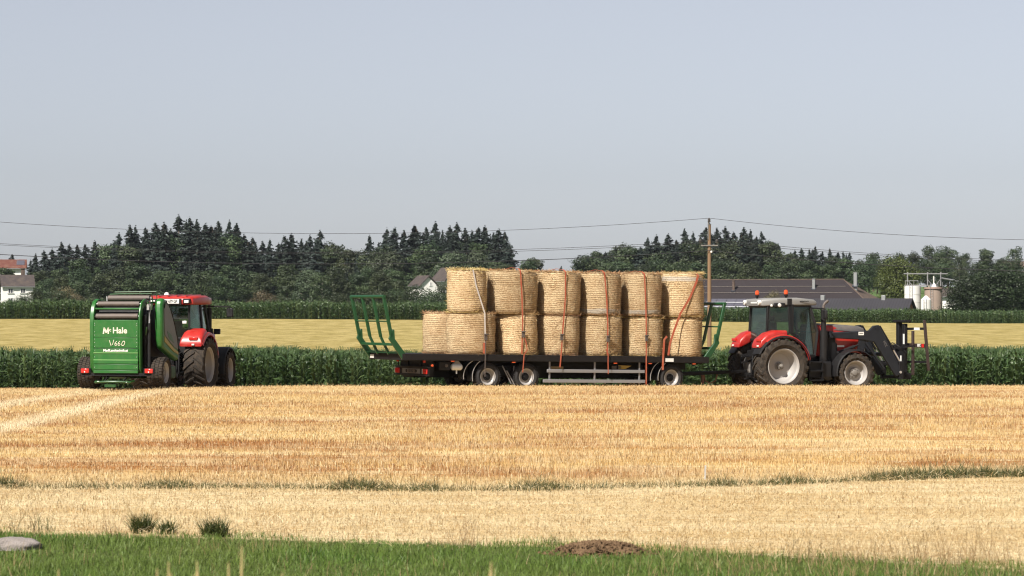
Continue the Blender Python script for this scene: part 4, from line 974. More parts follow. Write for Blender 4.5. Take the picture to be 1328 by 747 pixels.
def wheel(parent, x, y, r, w, rim_r, kind='ag', rimm=None, hubm=None, steer=0.0, depth=0.22, lugs=20, tyrem=None, z=None, hub=0.3, dual=True):
    out = -1 if y < 0 else 1
    wh = empty('wheel', (x, y, r if z is None else z), (0, random.uniform(0, 6.28), steer)); wh.rotation_mode = 'XYZ'
    wh.rotation_euler = (0, 0, steer); wh.parent = parent
    tb = chevron_tyre(r, w, lugs, rim_r=rim_r) if kind == 'ag' else road_tyre(r, w, rim_r)
    tb.build('tyre', tyrem or TYRE, wh, angle=35)
    rb, hb = dish_rim(rim_r, out, depth, w*0.85, hub)
    ro = rb.build('rim', rimm or RIMW, wh, angle=35); ro.location = (0, out*w/2*0.80, 0)
    ho = hb.build('hub', hubm or RIMG, wh, angle=35); ho.location = (0, out*w/2*0.80, 0)
    return wh
def rsec(x, y0, y1, z0, z1, rt=0.12, rb=0.04, n=4):
    """rounded rectangle section in the y-z plane"""
    pts = []
    for (cy, cz, rr, a0) in ((y1-rt, z1-rt, rt, 0), (y0+rt, z1-rt, rt, 90), (y0+rb, z0+rb, rb, 180), (y1-rb, z0+rb, rb, 270)):
        for k in range(n+1): a = R(a0+90*k/n); pts.append((x, cy+rr*math.cos(a), cz+rr*math.sin(a)))
    return pts
def panel(pts, t=0.012):
    """thin solid pane from 3-D corner points"""
    p = [Vector(q) for q in pts]; nrm = (p[1]-p[0]).cross(p[2]-p[0]).normalized()*t; n = len(p)
    b = MB(); vs = p + [q+nrm for q in p]; fs = [tuple(range(n)), tuple(range(2*n-1, n-1, -1))]
    for i in range(n): j = (i+1) % n; fs.append((i, i+n, j+n, j))
    return b.add(vs, fs)
def fender(parent, mat, r=1.0, y0=-1.12, y1=-0.56, a0=18, a1=150, lip=0.09, zc=0.9, xc=0.0, edge=None, name='fender', flat=None):
    """mudguard arc: inner edge y1 (towards cab), outer edge y0"""
    s = -1 if y0 < 0 else 1; N = 18; secs = []
    for i in range(N+1):
        a = R(a0+(a1-a0)*i/N); c, sn = math.cos(a), math.sin(a)
        def P(rr, y): return (xc+rr*c, y, zc+rr*sn)
        secs.append([P(r, y1), P(r, y0-s*0.07), P(r-0.015, y0-s*0.02), P(r-0.05, y0), P(r-lip, y0), P(r-lip, y0-s*0.02), P(r-0.04, y0-s*0.035), P(r-0.035, y1)])
    b = MB().loft(secs); return b.build(name, mat, parent, angle=40)
def make_tractor(cfg):
    """origin on the ground below the rear axle, +x forward, near side = -y"""
    r = empty('tractor', cfg['loc'], (0, 0, cfg['yaw'])); tag(r, cfg['label'], 'tractor')
    body = cfg['body']; rz = 0.9
    wheel(r, 0, -0.90, 0.905, cfg.get('rw', 0.58), 0.555, rimm=cfg['rim'], hubm=cfg['hub'], lugs=20, hub=0.2, depth=0.36)
    wheel(r, 0, 0.90, 0.905, cfg.get('rw', 0.58), 0.555, rimm=cfg['rim'], hubm=cfg['hub'], lugs=20, hub=0.2, depth=0.36)
    st = cfg.get('steer', 0)
    wheel(r, 2.72, -0.86, 0.665, 0.46, 0.39, rimm=cfg['rim'], hubm=cfg['hub'], lugs=18, steer=st, depth=0.22, hub=0.42)
    wheel(r, 2.72, 0.86, 0.665, 0.46, 0.39, rimm=cfg['rim'], hubm=cfg['hub'], lugs=18, steer=st, depth=0.22, hub=0.42)
    # driveline
    b = MB().b2((-0.45, -0.26, 0.62), (1.5, 0.26, 1.2)).b2((1.5, -0.27, 0.60), (3.25, 0.27, 1.15)).tube([(0, -0.72, 0.9), (0, 0.72, 0.9)], 0.19, 16)
    b.tube([(2.72, -0.62, 0.62), (2.72, 0.62, 0.62)], 0.11, 12).b2((2.55, -0.35, 0.45), (2.95, 0.35, 0.72)).b2((3.1, -0.3, 0.55), (3.5, 0.3, 0.95))
    for s in (-1, 1): b.tube([(2.72, s*0.5, 0.62), (2.72, s*0.66, 0.66)], 0.17, 14)
    b.build('chassis', CHASS, r, bevel=0.02)
    # fuel tank, battery box and steps on the near side and far side
    for s in (-1, 1):
        t = MB().b2((0.98, s*0.42, 0.50), (1.92, s*0.86, 1.04)).b2((1.95, s*0.36, 0.62), (2.1, s*0.55, 1.2)); t.build('fuel_tank', BLACK, r, bevel=0.05)
        t = MB()
        for k, z in enumerate((0.42, 0.72, 1.0)): t.b2((1.02, s*0.86, z), (1.50, s*(1.06-0.04*k), z+0.035))
        t.b2((1.00, s*0.88, 0.42), (1.03, s*0.99, 1.15)).b2((1.49, s*0.88, 0.42), (1.52, s*0.99, 1.15)); t.build('steps', CHASS, r)
    # hood
    hw = cfg.get('hoodw', 0.36); hz = cfg.get('hoodz', 2.02)
    secs = [rsec(1.42, -hw-0.06, hw+0.06, 1.22, hz+0.03, 0.14), rsec(2.1, -hw-0.03, hw+0.03, 1.18, hz, 0.10), rsec(2.8, -hw, hw, 1.05, hz-0.04, 0.10), rsec(3.25, -hw+0.02, hw-0.02, 0.98, hz-0.08, 0.10), rsec(3.42, -hw+0.07, hw-0.07, 1.0, hz-0.14, 0.10), rsec(3.48, -hw+0.14, hw-0.14, 1.1, hz-0.30, 0.08)]
    hood = MB().loft(secs).build('hood', body, r, angle=50)
    b = MB()
    tp = []
    for (x, z) in ((1.60, hz+0.034), (2.1, hz+0.004), (2.8, hz-0.036), (3.24, hz-0.076), (3.41, hz-0.13)): tp.append((x, z, hw*1.04 if x < 3.3 else hw*0.86))
    b.loft([[(x, -q*1.03, z-0.17), (x, -q, z-0.06), (x, -q*0.85, z+0.01), (x, -q*0.5, z+0.03), (x, q*0.5, z+0.03), (x, q*0.85, z+0.01), (x, q, z-0.06), (x, q*1.03, z-0.17)] for x, z, q in tp]).build('hood_top', cfg.get('hoodtop', HOODG), hood, angle=50)
    b = MB()
    for s in (-1, 1):
        b.b2((1.6, s*(hw+0.035), 1.28), (2.35, s*(hw+0.045), 1.62))
    b.b2((3.47, -0.2, 1.15), (3.50, 0.2, 1.5))
    b.build('grille', BLACK, hood)
    for s in (-1, 1): MB().b2((3.44, s*0.12, 1.36), (3.47, s*0.27, 1.46)).build('headlight', LWHT, hood, bevel=0.01)
    # front mudguards
    for s in (-1, 1):
        fender(r, BLACK, 0.77, s*1.08, s*0.66, 25 if not cfg['loader'] else 42, 188, 0.05, 0.665, 2.72, name='front_mudguard')
    # rear fenders, with dark rear extension
    for s in (-1, 1):
        f = fender(r, body, 1.03, s*1.10, s*0.50, 12, 128, 0.10, 0.9, 0.02) if cfg['loader'] else fender(r, body, 1.05, s*1.20, s*0.46, 12, 140, 0.10, 0.9, 0.02)
        fender(r, BLACK, 1.00, s*1.13, s*0.66, 5, 156 if cfg['loader'] else 60, 0.06, 0.9, 0.02, name='fender_lip')
        # upper body shoulder between fender and rear window
        yo = 1.04 if cfg['loader'] else 1.16
        sec = [rsec(-0.80, min(s*0.44, s*yo), max(s*0.44, s*yo), 1.50, 1.60, 0.03), rsec(-0.74, min(s*0.44, s*yo), max(s*0.44, s*yo), 1.50, 1.78, 0.10), rsec(-0.50, min(s*0.46, s*yo), max(s*0.46, s*yo), 1.60, 1.98, 0.14), rsec(-0.2, min(s*0.5, s*yo), max(s*0.5, s*yo), 1.75, 2.07, 0.14), rsec(0.2, min(s*0.55, s*0.98), max(s*0.55, s*0.98), 1.85, 2.06, 0.09)]
        MB().loft(sec).build('shoulder', body, f, angle=50)
        lt = MB().b2((-0.80, s*0.74, 1.70), (-0.66, s*1.02, 1.79)).build('tail_light', LRED if cfg['lightcol'] == 'r' else LORG, f, bevel=0.012)
        MB().b2((-0.84, s*0.84, 1.53), (-0.76, s*0.93, 1.585)).build('reverse_light', LWHT, f, bevel=0.01)
    # ---- cab
    zr = 2.86; zf = 1.22
    P = {}
    for s in (-1, 1):
        P[s] = dict(rb=(-0.36, s*0.62, 1.75), rt=(-0.30, s*0.60, zr), bb=(0.42, s*0.80, 1.98), bt=(0.42, s*0.73, zr), db=(0.62, s*0.80, zf+0.05), ab=(1.38, s*0.66, zf), am=(1.46, s*0.70, 2.0), at=(1.22, s*0.62, zr))
    cabf = empty('cab', (0, 0, 0)); cabf.parent = r
    b = MB()
    for s in (-1, 1):
        q = P[s]
        b.bar(q['rb'], q['rt'], 0.07, 0.07).bar(q['bb'], q['bt'], 0.11, 0.07, (0, 1, 0)).bar(q['ab'], q['am'], 0.07, 0.08).bar(q['am'], q['at'], 0.07, 0.08)
        b.bar(q['rb'], q['bb'], 0.06, 0.08).bar(q['bb'], (0.95, s*0.80, 1.60), 0.05, 0.07).bar((0.95, s*0.80, 1.60), (1.06, s*0.78, zf), 0.05, 0.07).bar((1.06, s*0.78, zf), q['ab'], 0.05, 0.10)
        b.bar(q['rt'], q['bt'], 0.06, 0.08).bar(q['bt'], q['at'], 0.06, 0.08)
    b.bar(P[-1]['rb'], P[1]['rb'], 0.07, 0.08).bar(P[-1]['rt'], P[1]['rt'], 0.06, 0.08).bar(P[-1]['at'], P[1]['at'], 0.06, 0.08).bar((1.40, -0.66, 2.0), (1.40, 0.66, 2.0), 0.03, 0.05)
    b.build('frame', BLACK, cabf, bevel=0.008)
    MB().b2((-0.30, -0.62, 1.05), (1.34, 0.62, 1.24)).b2((-0.36, -0.50, 1.2), (-0.2, 0.50, 1.78)).build('floor', BLACK, cabf, bevel=0.02)
    for s in (-1, 1):
        q = P[s]
        panel([q['rb'], q['bb'], q['bt'], q['rt']]).build('side_window', GLASS, cabf, smooth=False)
        panel([(0.45, s*0.80, 1.98), (0.95, s*0.80, 1.60), (1.06, s*0.78, zf), (1.36, s*0.67, zf), (1.44, s*0.69, 2.0), (1.20, s*0.625, zr), (0.45, s*0.735, zr)]).build('door', GLASS, cabf, smooth=False)
        MB().bar((0.56, s*0.83, 1.83), (0.56, s*0.83, 1.98), 0.03, 0.03).bar((0.50, s*0.825, 1.90), (0.66, s*0.825, 1.90), 0.02, 0.04).build('door_handle', BLACK, cabf)
    panel([P[-1]['rb'], P[1]['rb'], P[1]['rt'], P[-1]['rt']]).build('rear_window', GLASS, cabf, smooth=False)
    panel([(1.46, -0.66, 2.0), (1.46, 0.66, 2.0), (1.24, 0.6, zr), (1.24, -0.6, zr)]).build('windscreen', GLASS, cabf, smooth=False)
    # roof
    rw = 0.80
    if cfg['roofstyle'] == 'grey':
        sec = [rsec(-0.55, -0.56, 0.56, 2.86, 3.02, 0.06), rsec(-0.48, -0.62, 0.62, 2.84, 3.07, 0.08), rsec(0.1, -0.76, 0.76, 2.87, 3.11, 0.09), rsec(0.7, -0.77, 0.77, 2.87, 3.12, 0.09), rsec(1.35, -0.70, 0.70, 2.87, 3.06, 0.08), rsec(1.46, -0.64, 0.64, 2.88, 3.0, 0.05)]
    else:
        sec = [rsec(-0.60, -0.66, 0.66, 2.86, 3.0, 0.06), rsec(-0.52, -0.80, 0.80, 2.83, 3.07, 0.10), rsec(0.1, -0.90, 0.90, 2.83, 3.12, 0.12), rsec(0.8, -0.90, 0.90, 2.83, 3.12, 0.12), rsec(1.4, -0.82, 0.82, 2.84, 3.06, 0.10), rsec(1.55, -0.7, 0.7, 2.86, 2.98, 0.05)]
    roof = MB().loft(sec).build('roof', cfg['roof'], cabf, angle=50)
    MB().b2((-0.42, -0.56, 2.80), (1.2, 0.56, 2.86)).build('roof_lining', BLACK, cabf, bevel=0.02)
    # interior
    it = MB().b2((0.20, -0.24, 1.55), (0.68, 0.24, 1.70)).b2((0.12, -0.22, 1.66), (0.24, 0.22, 2.32)).b2((0.14, -0.14, 2.34), (0.22, 0.14, 2.52)).b2((0.28, -0.18, 1.24), (0.60, 0.18, 1.56))
    it.build('seat', SEATM, cabf, bevel=0.05)
    MB().b2((0.25, -0.40, 1.78), (0.70, -0.28, 1.88)).b2((0.25, -0.42, 1.24), (0.45, -0.30, 1.78)).build('armrest', LGREY, cabf, bevel=0.03)
    sw = MB().tube([(1.30, 0, 1.25), (1.12, 0, 1.92)], 0.05, 8)
    pts = [(1.08+0.19*math.cos(a)*0.45+0.02, 0.20*math.sin(a), 1.97+0.19*math.cos(a)*0.55) for a in np.linspace(0, 2*np.pi, 21)]
    sw.tube(pts, 0.016, 6, cap=False).b2((1.18, -0.18, 1.75), (1.36, 0.18, 1.96)).build('steering_wheel', SEATM, cabf, bevel=0.01)
    # exhaust stack and intake, mirrors
    ex = MB().tube([(1.72, -0.62, 1.0), (1.72, -0.64, 1.1), (1.72, -0.64, 2.05)], 0.13, 16).tube([(1.72, -0.64, 2.05), (1.72, -0.64, 2.72)], 0.085, 14)
    ex.build('exhaust', BLACK, r)
    MB().tube([(1.72, -0.64, 2.70), (1.72, -0.64, 2.86), (1.77, -0.64, 2.94), (1.88, -0.64, 3.02)], 0.045, 10).build('exhaust_tip', ROLL, r)
    for s in (-1, 1):
        m_ = MB().bar((1.25, s*0.62, 2.78), (1.42, s*cfg.get('mir', 1.22), 2.76), 0.04, 0.05)
        m_.bar((1.42, s*cfg.get('mir', 1.22), 2.76), (1.44, s*cfg.get('mir', 1.22), 2.45), 0.03, 0.03)
        mo = m_.build('mirror_arm', BLACK, r, bevel=0.006)
        MB().b2((1.42, s*(cfg.get('mir', 1.22)-0.11), 2.42), (1.50, s*(cfg.get('mir', 1.22)+0.11), 2.72)).build('mirror', BLACK, mo, bevel=0.03)
    # rear linkage
    b = MB()
    for s in (-1, 1):
        b.bar((-0.25, s*0.35, 0.62), (-1.0, s*0.42, 0.58), 0.05, 0.10).bar((-0.28, s*0.35, 1.28), (-0.75, s*0.40, 1.22), 0.06, 0.10).tube([(-0.74, s*0.40, 1.22), (-0.80, s*0.41, 0.60)], 0.03, 8)
    b.bar((-0.3, 0, 1.15), (-0.95, 0, 1.0), 0.06, 0.06).bar((-0.3, 0, 0.50), (-0.85, 0, 0.48), 0.10, 0.06).b2((-0.55, -0.16, 0.6), (-0.44, 0.16, 1.15)).b2((-0.6, -0.3, 1.2), (-0.3, 0.3, 1.42))
    b.tube([(-0.5, -0.2, 1.3), (-0.7, -0.18, 1.1), (-0.62, -0.1, 0.8)], 0.02, 6)
    b.build('linkage', CHASS, r, bevel=0.008)
    MB().tube([(-0.55, -0.62, 1.22), (-0.68, -0.66, 1.10), (-0.64, -0.64, 0.98), (-0.52, -0.60, 0.95)], 0.022, 8).build('hose', paint('hose_tan', (0.4, 0.25, 0.12), 0.6) if 'hose_tan' not in bpy.data.materials else bpy.data.materials['hose_tan'], r)
    return r, cabf, roof, hood

# ------------------------------------------------------------ right tractor with loader
TR, cabR, roofR, hoodR = make_tractor(dict(loc=(8.34, 86.07, -0.395), yaw=R(22), label='red tractor with light grey cab roof and front loader, pulling the bale trailer', body=RED, rim=RIMW, hub=RIMG, loader=True,
    lightcol='r', roofstyle='grey', roof=ROOFL, steer=R(-6), hoodz=2.23, hoodtop=HOODG))
def beacon(parent, x, y, z):
    o = MB().tube([(x, y, z-0.04), (x, y, z+0.10)], 0.035, 10).lathe([(0.075, z+0.10), (0.08, z+0.13), (0.0, z+0.14)], c=(x, y, 0), n=16).build('beacon', BLACK, parent)
    MB().lathe([(0.055, 0.14), (0.072, 0.165), (0.072, 0.23), (0.06, 0.275), (0.035, 0.295), (0, 0.30)], c=(x, y, z), n=18).build('lens', LORG, o)
beacon(roofR, -0.20, 0.34, 3.06); beacon(roofR, 0.36, -0.60, 3.08)
MB().tube([(0.42, -0.62, 3.1), (0.36, -0.66, 3.42)], 0.006, 4).build('antenna', BLACK, roofR)
for y in (-0.50, 0.50): MB().lathe([(0.07, 0.0), (0.085, -0.02), (0.085, -0.10), (0.02, -0.12)], c=(-0.50, y, 2.96), n=14, axis='x').build('work_light', LWHT, roofR)
w1 = MB().b2((-0.16, -0.80, 2.80), (0.24, -0.70, 2.95)).build('lamp_housing', BLACK, roofR, bevel=0.03)
MB().lathe([(0.065, 0.0), (0.05, -0.03), (0, -0.035)], c=(0.02, -0.80, 2.875), n=16, axis='y').build('lamp', LWHT, w1)
MB().lathe([(0.045, 0.0), (0.03, -0.03), (0, -0.035)], c=(-0.24, -0.74, 2.86), n=16, axis='y').build('lamp', LWHT, roofR)
MB().b2((0.32, -0.785, 2.86), (0.48, -0.74, 3.09)).build('roof_bracket', BLACK, roofR, bevel=0.01)
MB().b2((-0.565, -0.42, 2.93), (-0.555, 0.1, 2.98)).build('number_strip', WHITE, roofR)
b = MB()
for i in range(6): b.b2((0.78+i*0.055, -0.775, 2.985), (0.82+i*0.055, -0.768, 3.01+0.008*(i % 2)))
b.build('lettering', BLACK, roofR)
MB().b2((0.45, -0.86, 2.90), (0.50, -0.835, 1.98)).build('grab_rail', BLACK, cabR)
text_obj('1118', 0.05, WHITE, hoodR, (2.55, -0.40, 1.62), (1, 0, 0), (0, 0, 1)) if False else None
MB().b2((2.35, -0.401, 1.50), (2.62, -0.398, 1.56)).build('side_badge', WHITE, hoodR)
# red lower side cover of the hood is part of it; loader
ld = empty('front_loader', TR.location, TR.rotation_euler); tag(ld, 'dark grey front loader arms mounted on the red tractor', 'loader')
ld.parent = None
def arm(y):
    t = 0.11
    knee = None
    poly = [(1.98, 1.80), (1.95, 1.98), (3.42, 2.04), (3.60, 2.20), (3.80, 2.22), (4.06, 1.80), (4.60, 0.78), (4.62, 0.58), (4.44, 0.52), (4.36, 0.62), (3.62, 1.66), (3.10, 1.74)]
    o = MB().prism(poly, y-t/2, y+t/2, 'y').build('arm', LOAD, ld, bevel=0.02)
    c = MB().tube([(2.25, y, 1.30), (2.9, y, 1.52)], 0.055, 10).tube([(2.9, y, 1.52), (3.45, y, 1.72)], 0.032, 8)
    c.build('lift_cylinder', BLACK, ld)
    c = MB().tube([(3.84, y, 2.18), (4.36, y, 1.40)], 0.045, 10); c.build('tilt_cylinder', CHASS, ld)
    MB().tube([(4.36, y, 1.40), (4.70, y, 0.88)], 0.03, 8).build('piston', STEEL, ld)
    MB().bar((3.26, y, 1.72), (4.02, y, 0.78), 0.06, 0.07).bar((3.05, y, 1.66), (3.30, y, 1.62), 0.06, 0.5).build('brace', LOAD, ld, bevel=0.01)
    MB().prism([(1.86, 0.95), (1.92, 2.02), (2.14, 2.02), (2.34, 1.2), (2.2, 0.9)], y*0.82-0.07, y*0.82+0.07, 'y').b2((1.9, min(y*0.3, y*0.8), 0.9), (2.15, max(y*0.3, y*0.8), 1.05)).build('mount', CHASS, ld, bevel=0.02)
    return o
a1 = arm(-0.58); arm(0.58)
MB().b2((3.02, -0.643, 1.89), (3.22, -0.6365, 2.0)).build('sticker', WHITE, a1)
MB().b2((3.05, -0.646, 1.94), (3.19, -0.6435, 1.955)).build('lettering', BLACK, a1)
text_obj('MX', 0.14, GREYP, a1, (4.02, -0.638, 1.60), (0.5, 0, -0.866), (0.866, 0, 0.5))
MB().tube([(4.05, -0.58, 1.25), (4.05, 0.58, 1.25)], 0.07, 12).build('cross_tube', LOAD, ld); MB().tube([(2.03, -0.58, 1.9), (2.03, 0.58, 1.9)], 0.04, 10).build('cross_tube', LOAD, ld)
b = MB().b2((4.56, -0.64, 0.42), (4.72, -0.50, 1.02)).b2((4.56, 0.50, 0.42), (4.72, 0.64, 1.02)).b2((4.60, -0.62, 0.86), (4.70, 0.62, 0.96)).b2((4.60, -0.62, 0.44), (4.70, 0.62, 0.54))
b.build('carriage', CHASS, ld, bevel=0.012)
for (x_, z_) in ((4.60, 0.66), (2.1, 1.87), (3.70, 2.12)): MB().tube([(x_, -0.66, z_), (x_, -0.5, z_)], 0.045, 10).build('pin', STEEL if z_ < 1 else LOAD, ld)
# bale fork: mast and frame held by the loader
fk = empty('bale_fork', TR.matrix_basis @ Vector((0.20, 0, 0)), TR.rotation_euler); tag(fk, 'black bale handling frame with tall mast and side bars, carried on the loader', 'bale fork')
RUSTB = paint('worn_dark_steel', (0.018, 0.011, 0.010), 0.55, var=0.3, dust=0.10, dustc=(0.08, 0.035, 0.028))
MB().b2((4.80, 0.16, 0.45), (4.94, 0.34, 2.34)).b2((4.80, -0.22, 0.45), (4.92, -0.06, 2.26)).b2((4.74, -0.30, 2.30), (5.0, 0.44, 2.38)).build('mast', CHASS, fk, bevel=0.012)
MB().b2((4.95, -0.48, 0.55), (5.03, -0.40, 2.02)).build('upright', RUSTB, fk, bevel=0.008)
MB().bar((5.0, -1.16, 2.38), (5.16, -1.16, 0.72), 0.07, 0.09).build('upright', RUSTB, fk, bevel=0.008)
MB().bar((4.98, 0.40, 2.08), (5.02, -1.14, 2.10), 0.06, 0.08).build('cross_bar', CHASS, fk, bevel=0.006)
cb = MB().bar((5.06, 0.62, 1.55), (5.08, -1.14, 1.53), 0.08, 0.13).build('cross_bar', RUSTB, fk, bevel=0.006)
MB().bar((5.10, 0.3, 0.98), (5.12, -1.14, 1.0), 0.06, 0.07).build('cross_bar', CHASS, fk, bevel=0.006)
MB().b2((4.935, -0.94, 2.055), (4.955, -0.60, 2.135)).b2((4.90, -0.95, 2.05), (5.0, -0.58, 2.055)).build('sticker', WHITE, fk)
yw = TR.rotation_euler[2]
text_obj('MX', 0.14, WHITE, fk, (5.035, -0.75, 1.54), (0, -1, 0), (0, 0, 1), offset=0.004)
MB().b2((5.02, -1.08, 1.48), (5.03, -0.94, 1.60)).build('red_mark', LRED, fk)
b = MB().b2((4.7, -0.3, 0.5), (4.84, 0.3, 1.35)).bar((4.6, 0.1, 1.45), (4.86, -0.75, 1.52), 0.05, 0.06).bar((4.78, 0.5, 1.40), (5.0, 0.0, 0.6), 0.05, 0.06).bar((4.78, -0.35, 1.46), (4.98, 0.25, 0.62), 0.05, 0.06).tube([(4.9, 0.05, 1.4), (4.9, 0.05, 2.2)], 0.035, 8)
b.tube([(4.75, -0.1, 1.45), (4.6, 0.2, 1.62), (4.7, 0.6, 1.58)], 0.018, 6).tube([(4.8, 0.0, 1.5), (4.7, -0.5, 1.3), (4.85, -0.2, 0.7)], 0.018, 6)
b.build('linkage', CHASS, fk)
MB().b2((4.74, 0.30, 0.9), (4.86, 0.62, 1.56)).b2((4.74, -0.30, 0.42), (5.02, 0.1, 0.62)).build('bracket', CHASS, fk, bevel=0.01)
MB().b2((4.79, -0.23, 1.58), (4.797, -0.13, 1.92)).build('sticker', WHITE, fk); MB().b2((4.69, -0.2, 0.95), (4.697, -0.12, 1.2)).build('sticker', WHITE, fk)
for k in range(3):
    y = (-0.9, 0.0, 0.9)[k]
    MB().tube([(5.1, y, 0.62), (5.9, y, 0.58), (6.15, y, 0.58)], [0.035, 0.025, 0.004], 8).build('tine', STEEL, fk) if False else None

# ------------------------------------------------------------ left tractor
TL, cabL, roofL, hoodL = make_tractor(dict(loc=(-10.85, 84.7, -0.33), yaw=R(79.5), label='red tractor with red cab roof and number plate, in front of the green baler', body=RED, rim=RIMW, hub=RIMW, loader=False,
    lightcol='r', roofstyle='red', roof=RED, steer=R(2), hoodz=1.98, hoodtop=RED, mir=1.42, rw=0.66))
pl = MB().b2((-0.655, -0.37, 2.86), (-0.625, 0.28, 3.00)).build('number_plate', WHITE, roofL, bevel=0.004)
MB().b2((-0.659, 0.22, 2.868), (-0.6565, 0.275, 2.992)).build('blue_strip', BLUE, pl)
text_obj('GM 679 GP', 0.135, BLACK, pl, (-0.657, -0.075, 2.93), (0, -1, 0), (0, 0, 1), sx=0.72, offset=0.003)
MB().b2((-0.62, -0.44, 2.80), (-0.56, 0.34, 3.02)).build('plate_holder', BLACK, roofL, bevel=0.02)
for y in (-0.61, 0.50):
    o = MB().b2((-0.64, y-0.12, 2.86), (-0.54, y+0.12, 3.02)).build('lamp_housing', BLACK, roofL, bevel=0.02)
    MB().b2((-0.655, y-0.075, 2.88), (-0.64, y+0.075, 2.97)).build('work_light', LWHT, o, bevel=0.01)
b = MB()
for y in (-0.5, -0.2, 0.1, 0.4): b.tube([(-0.4, y, 3.10), (1.2, y, 3.13)], 0.035, 6)
b.build('roof_rib', RED, roofL)
MB().lathe([(0.05, 0), (0.09, 0.03), (0.06, 0.10), (0, 0.12)], c=(0.0, 0.25, 3.11), n=12).build('roof_dome', WHITE, roofL)
MB().tube([(-0.38, 0.40, 2.10), (-0.40, -0.15, 2.62)], 0.012, 5).build('wiper', BLACK, cabL)
MB().b2((-0.47, -0.56, 2.22), (-0.42, -0.42, 2.31)).build('work_light', LWHT, cabL, bevel=0.01)
mm = MB().b2((1.66, -0.80, 1.86), (1.76, -1.02, 2.04)); mm.build('side_lamp', BLACK, TL, bevel=0.02)
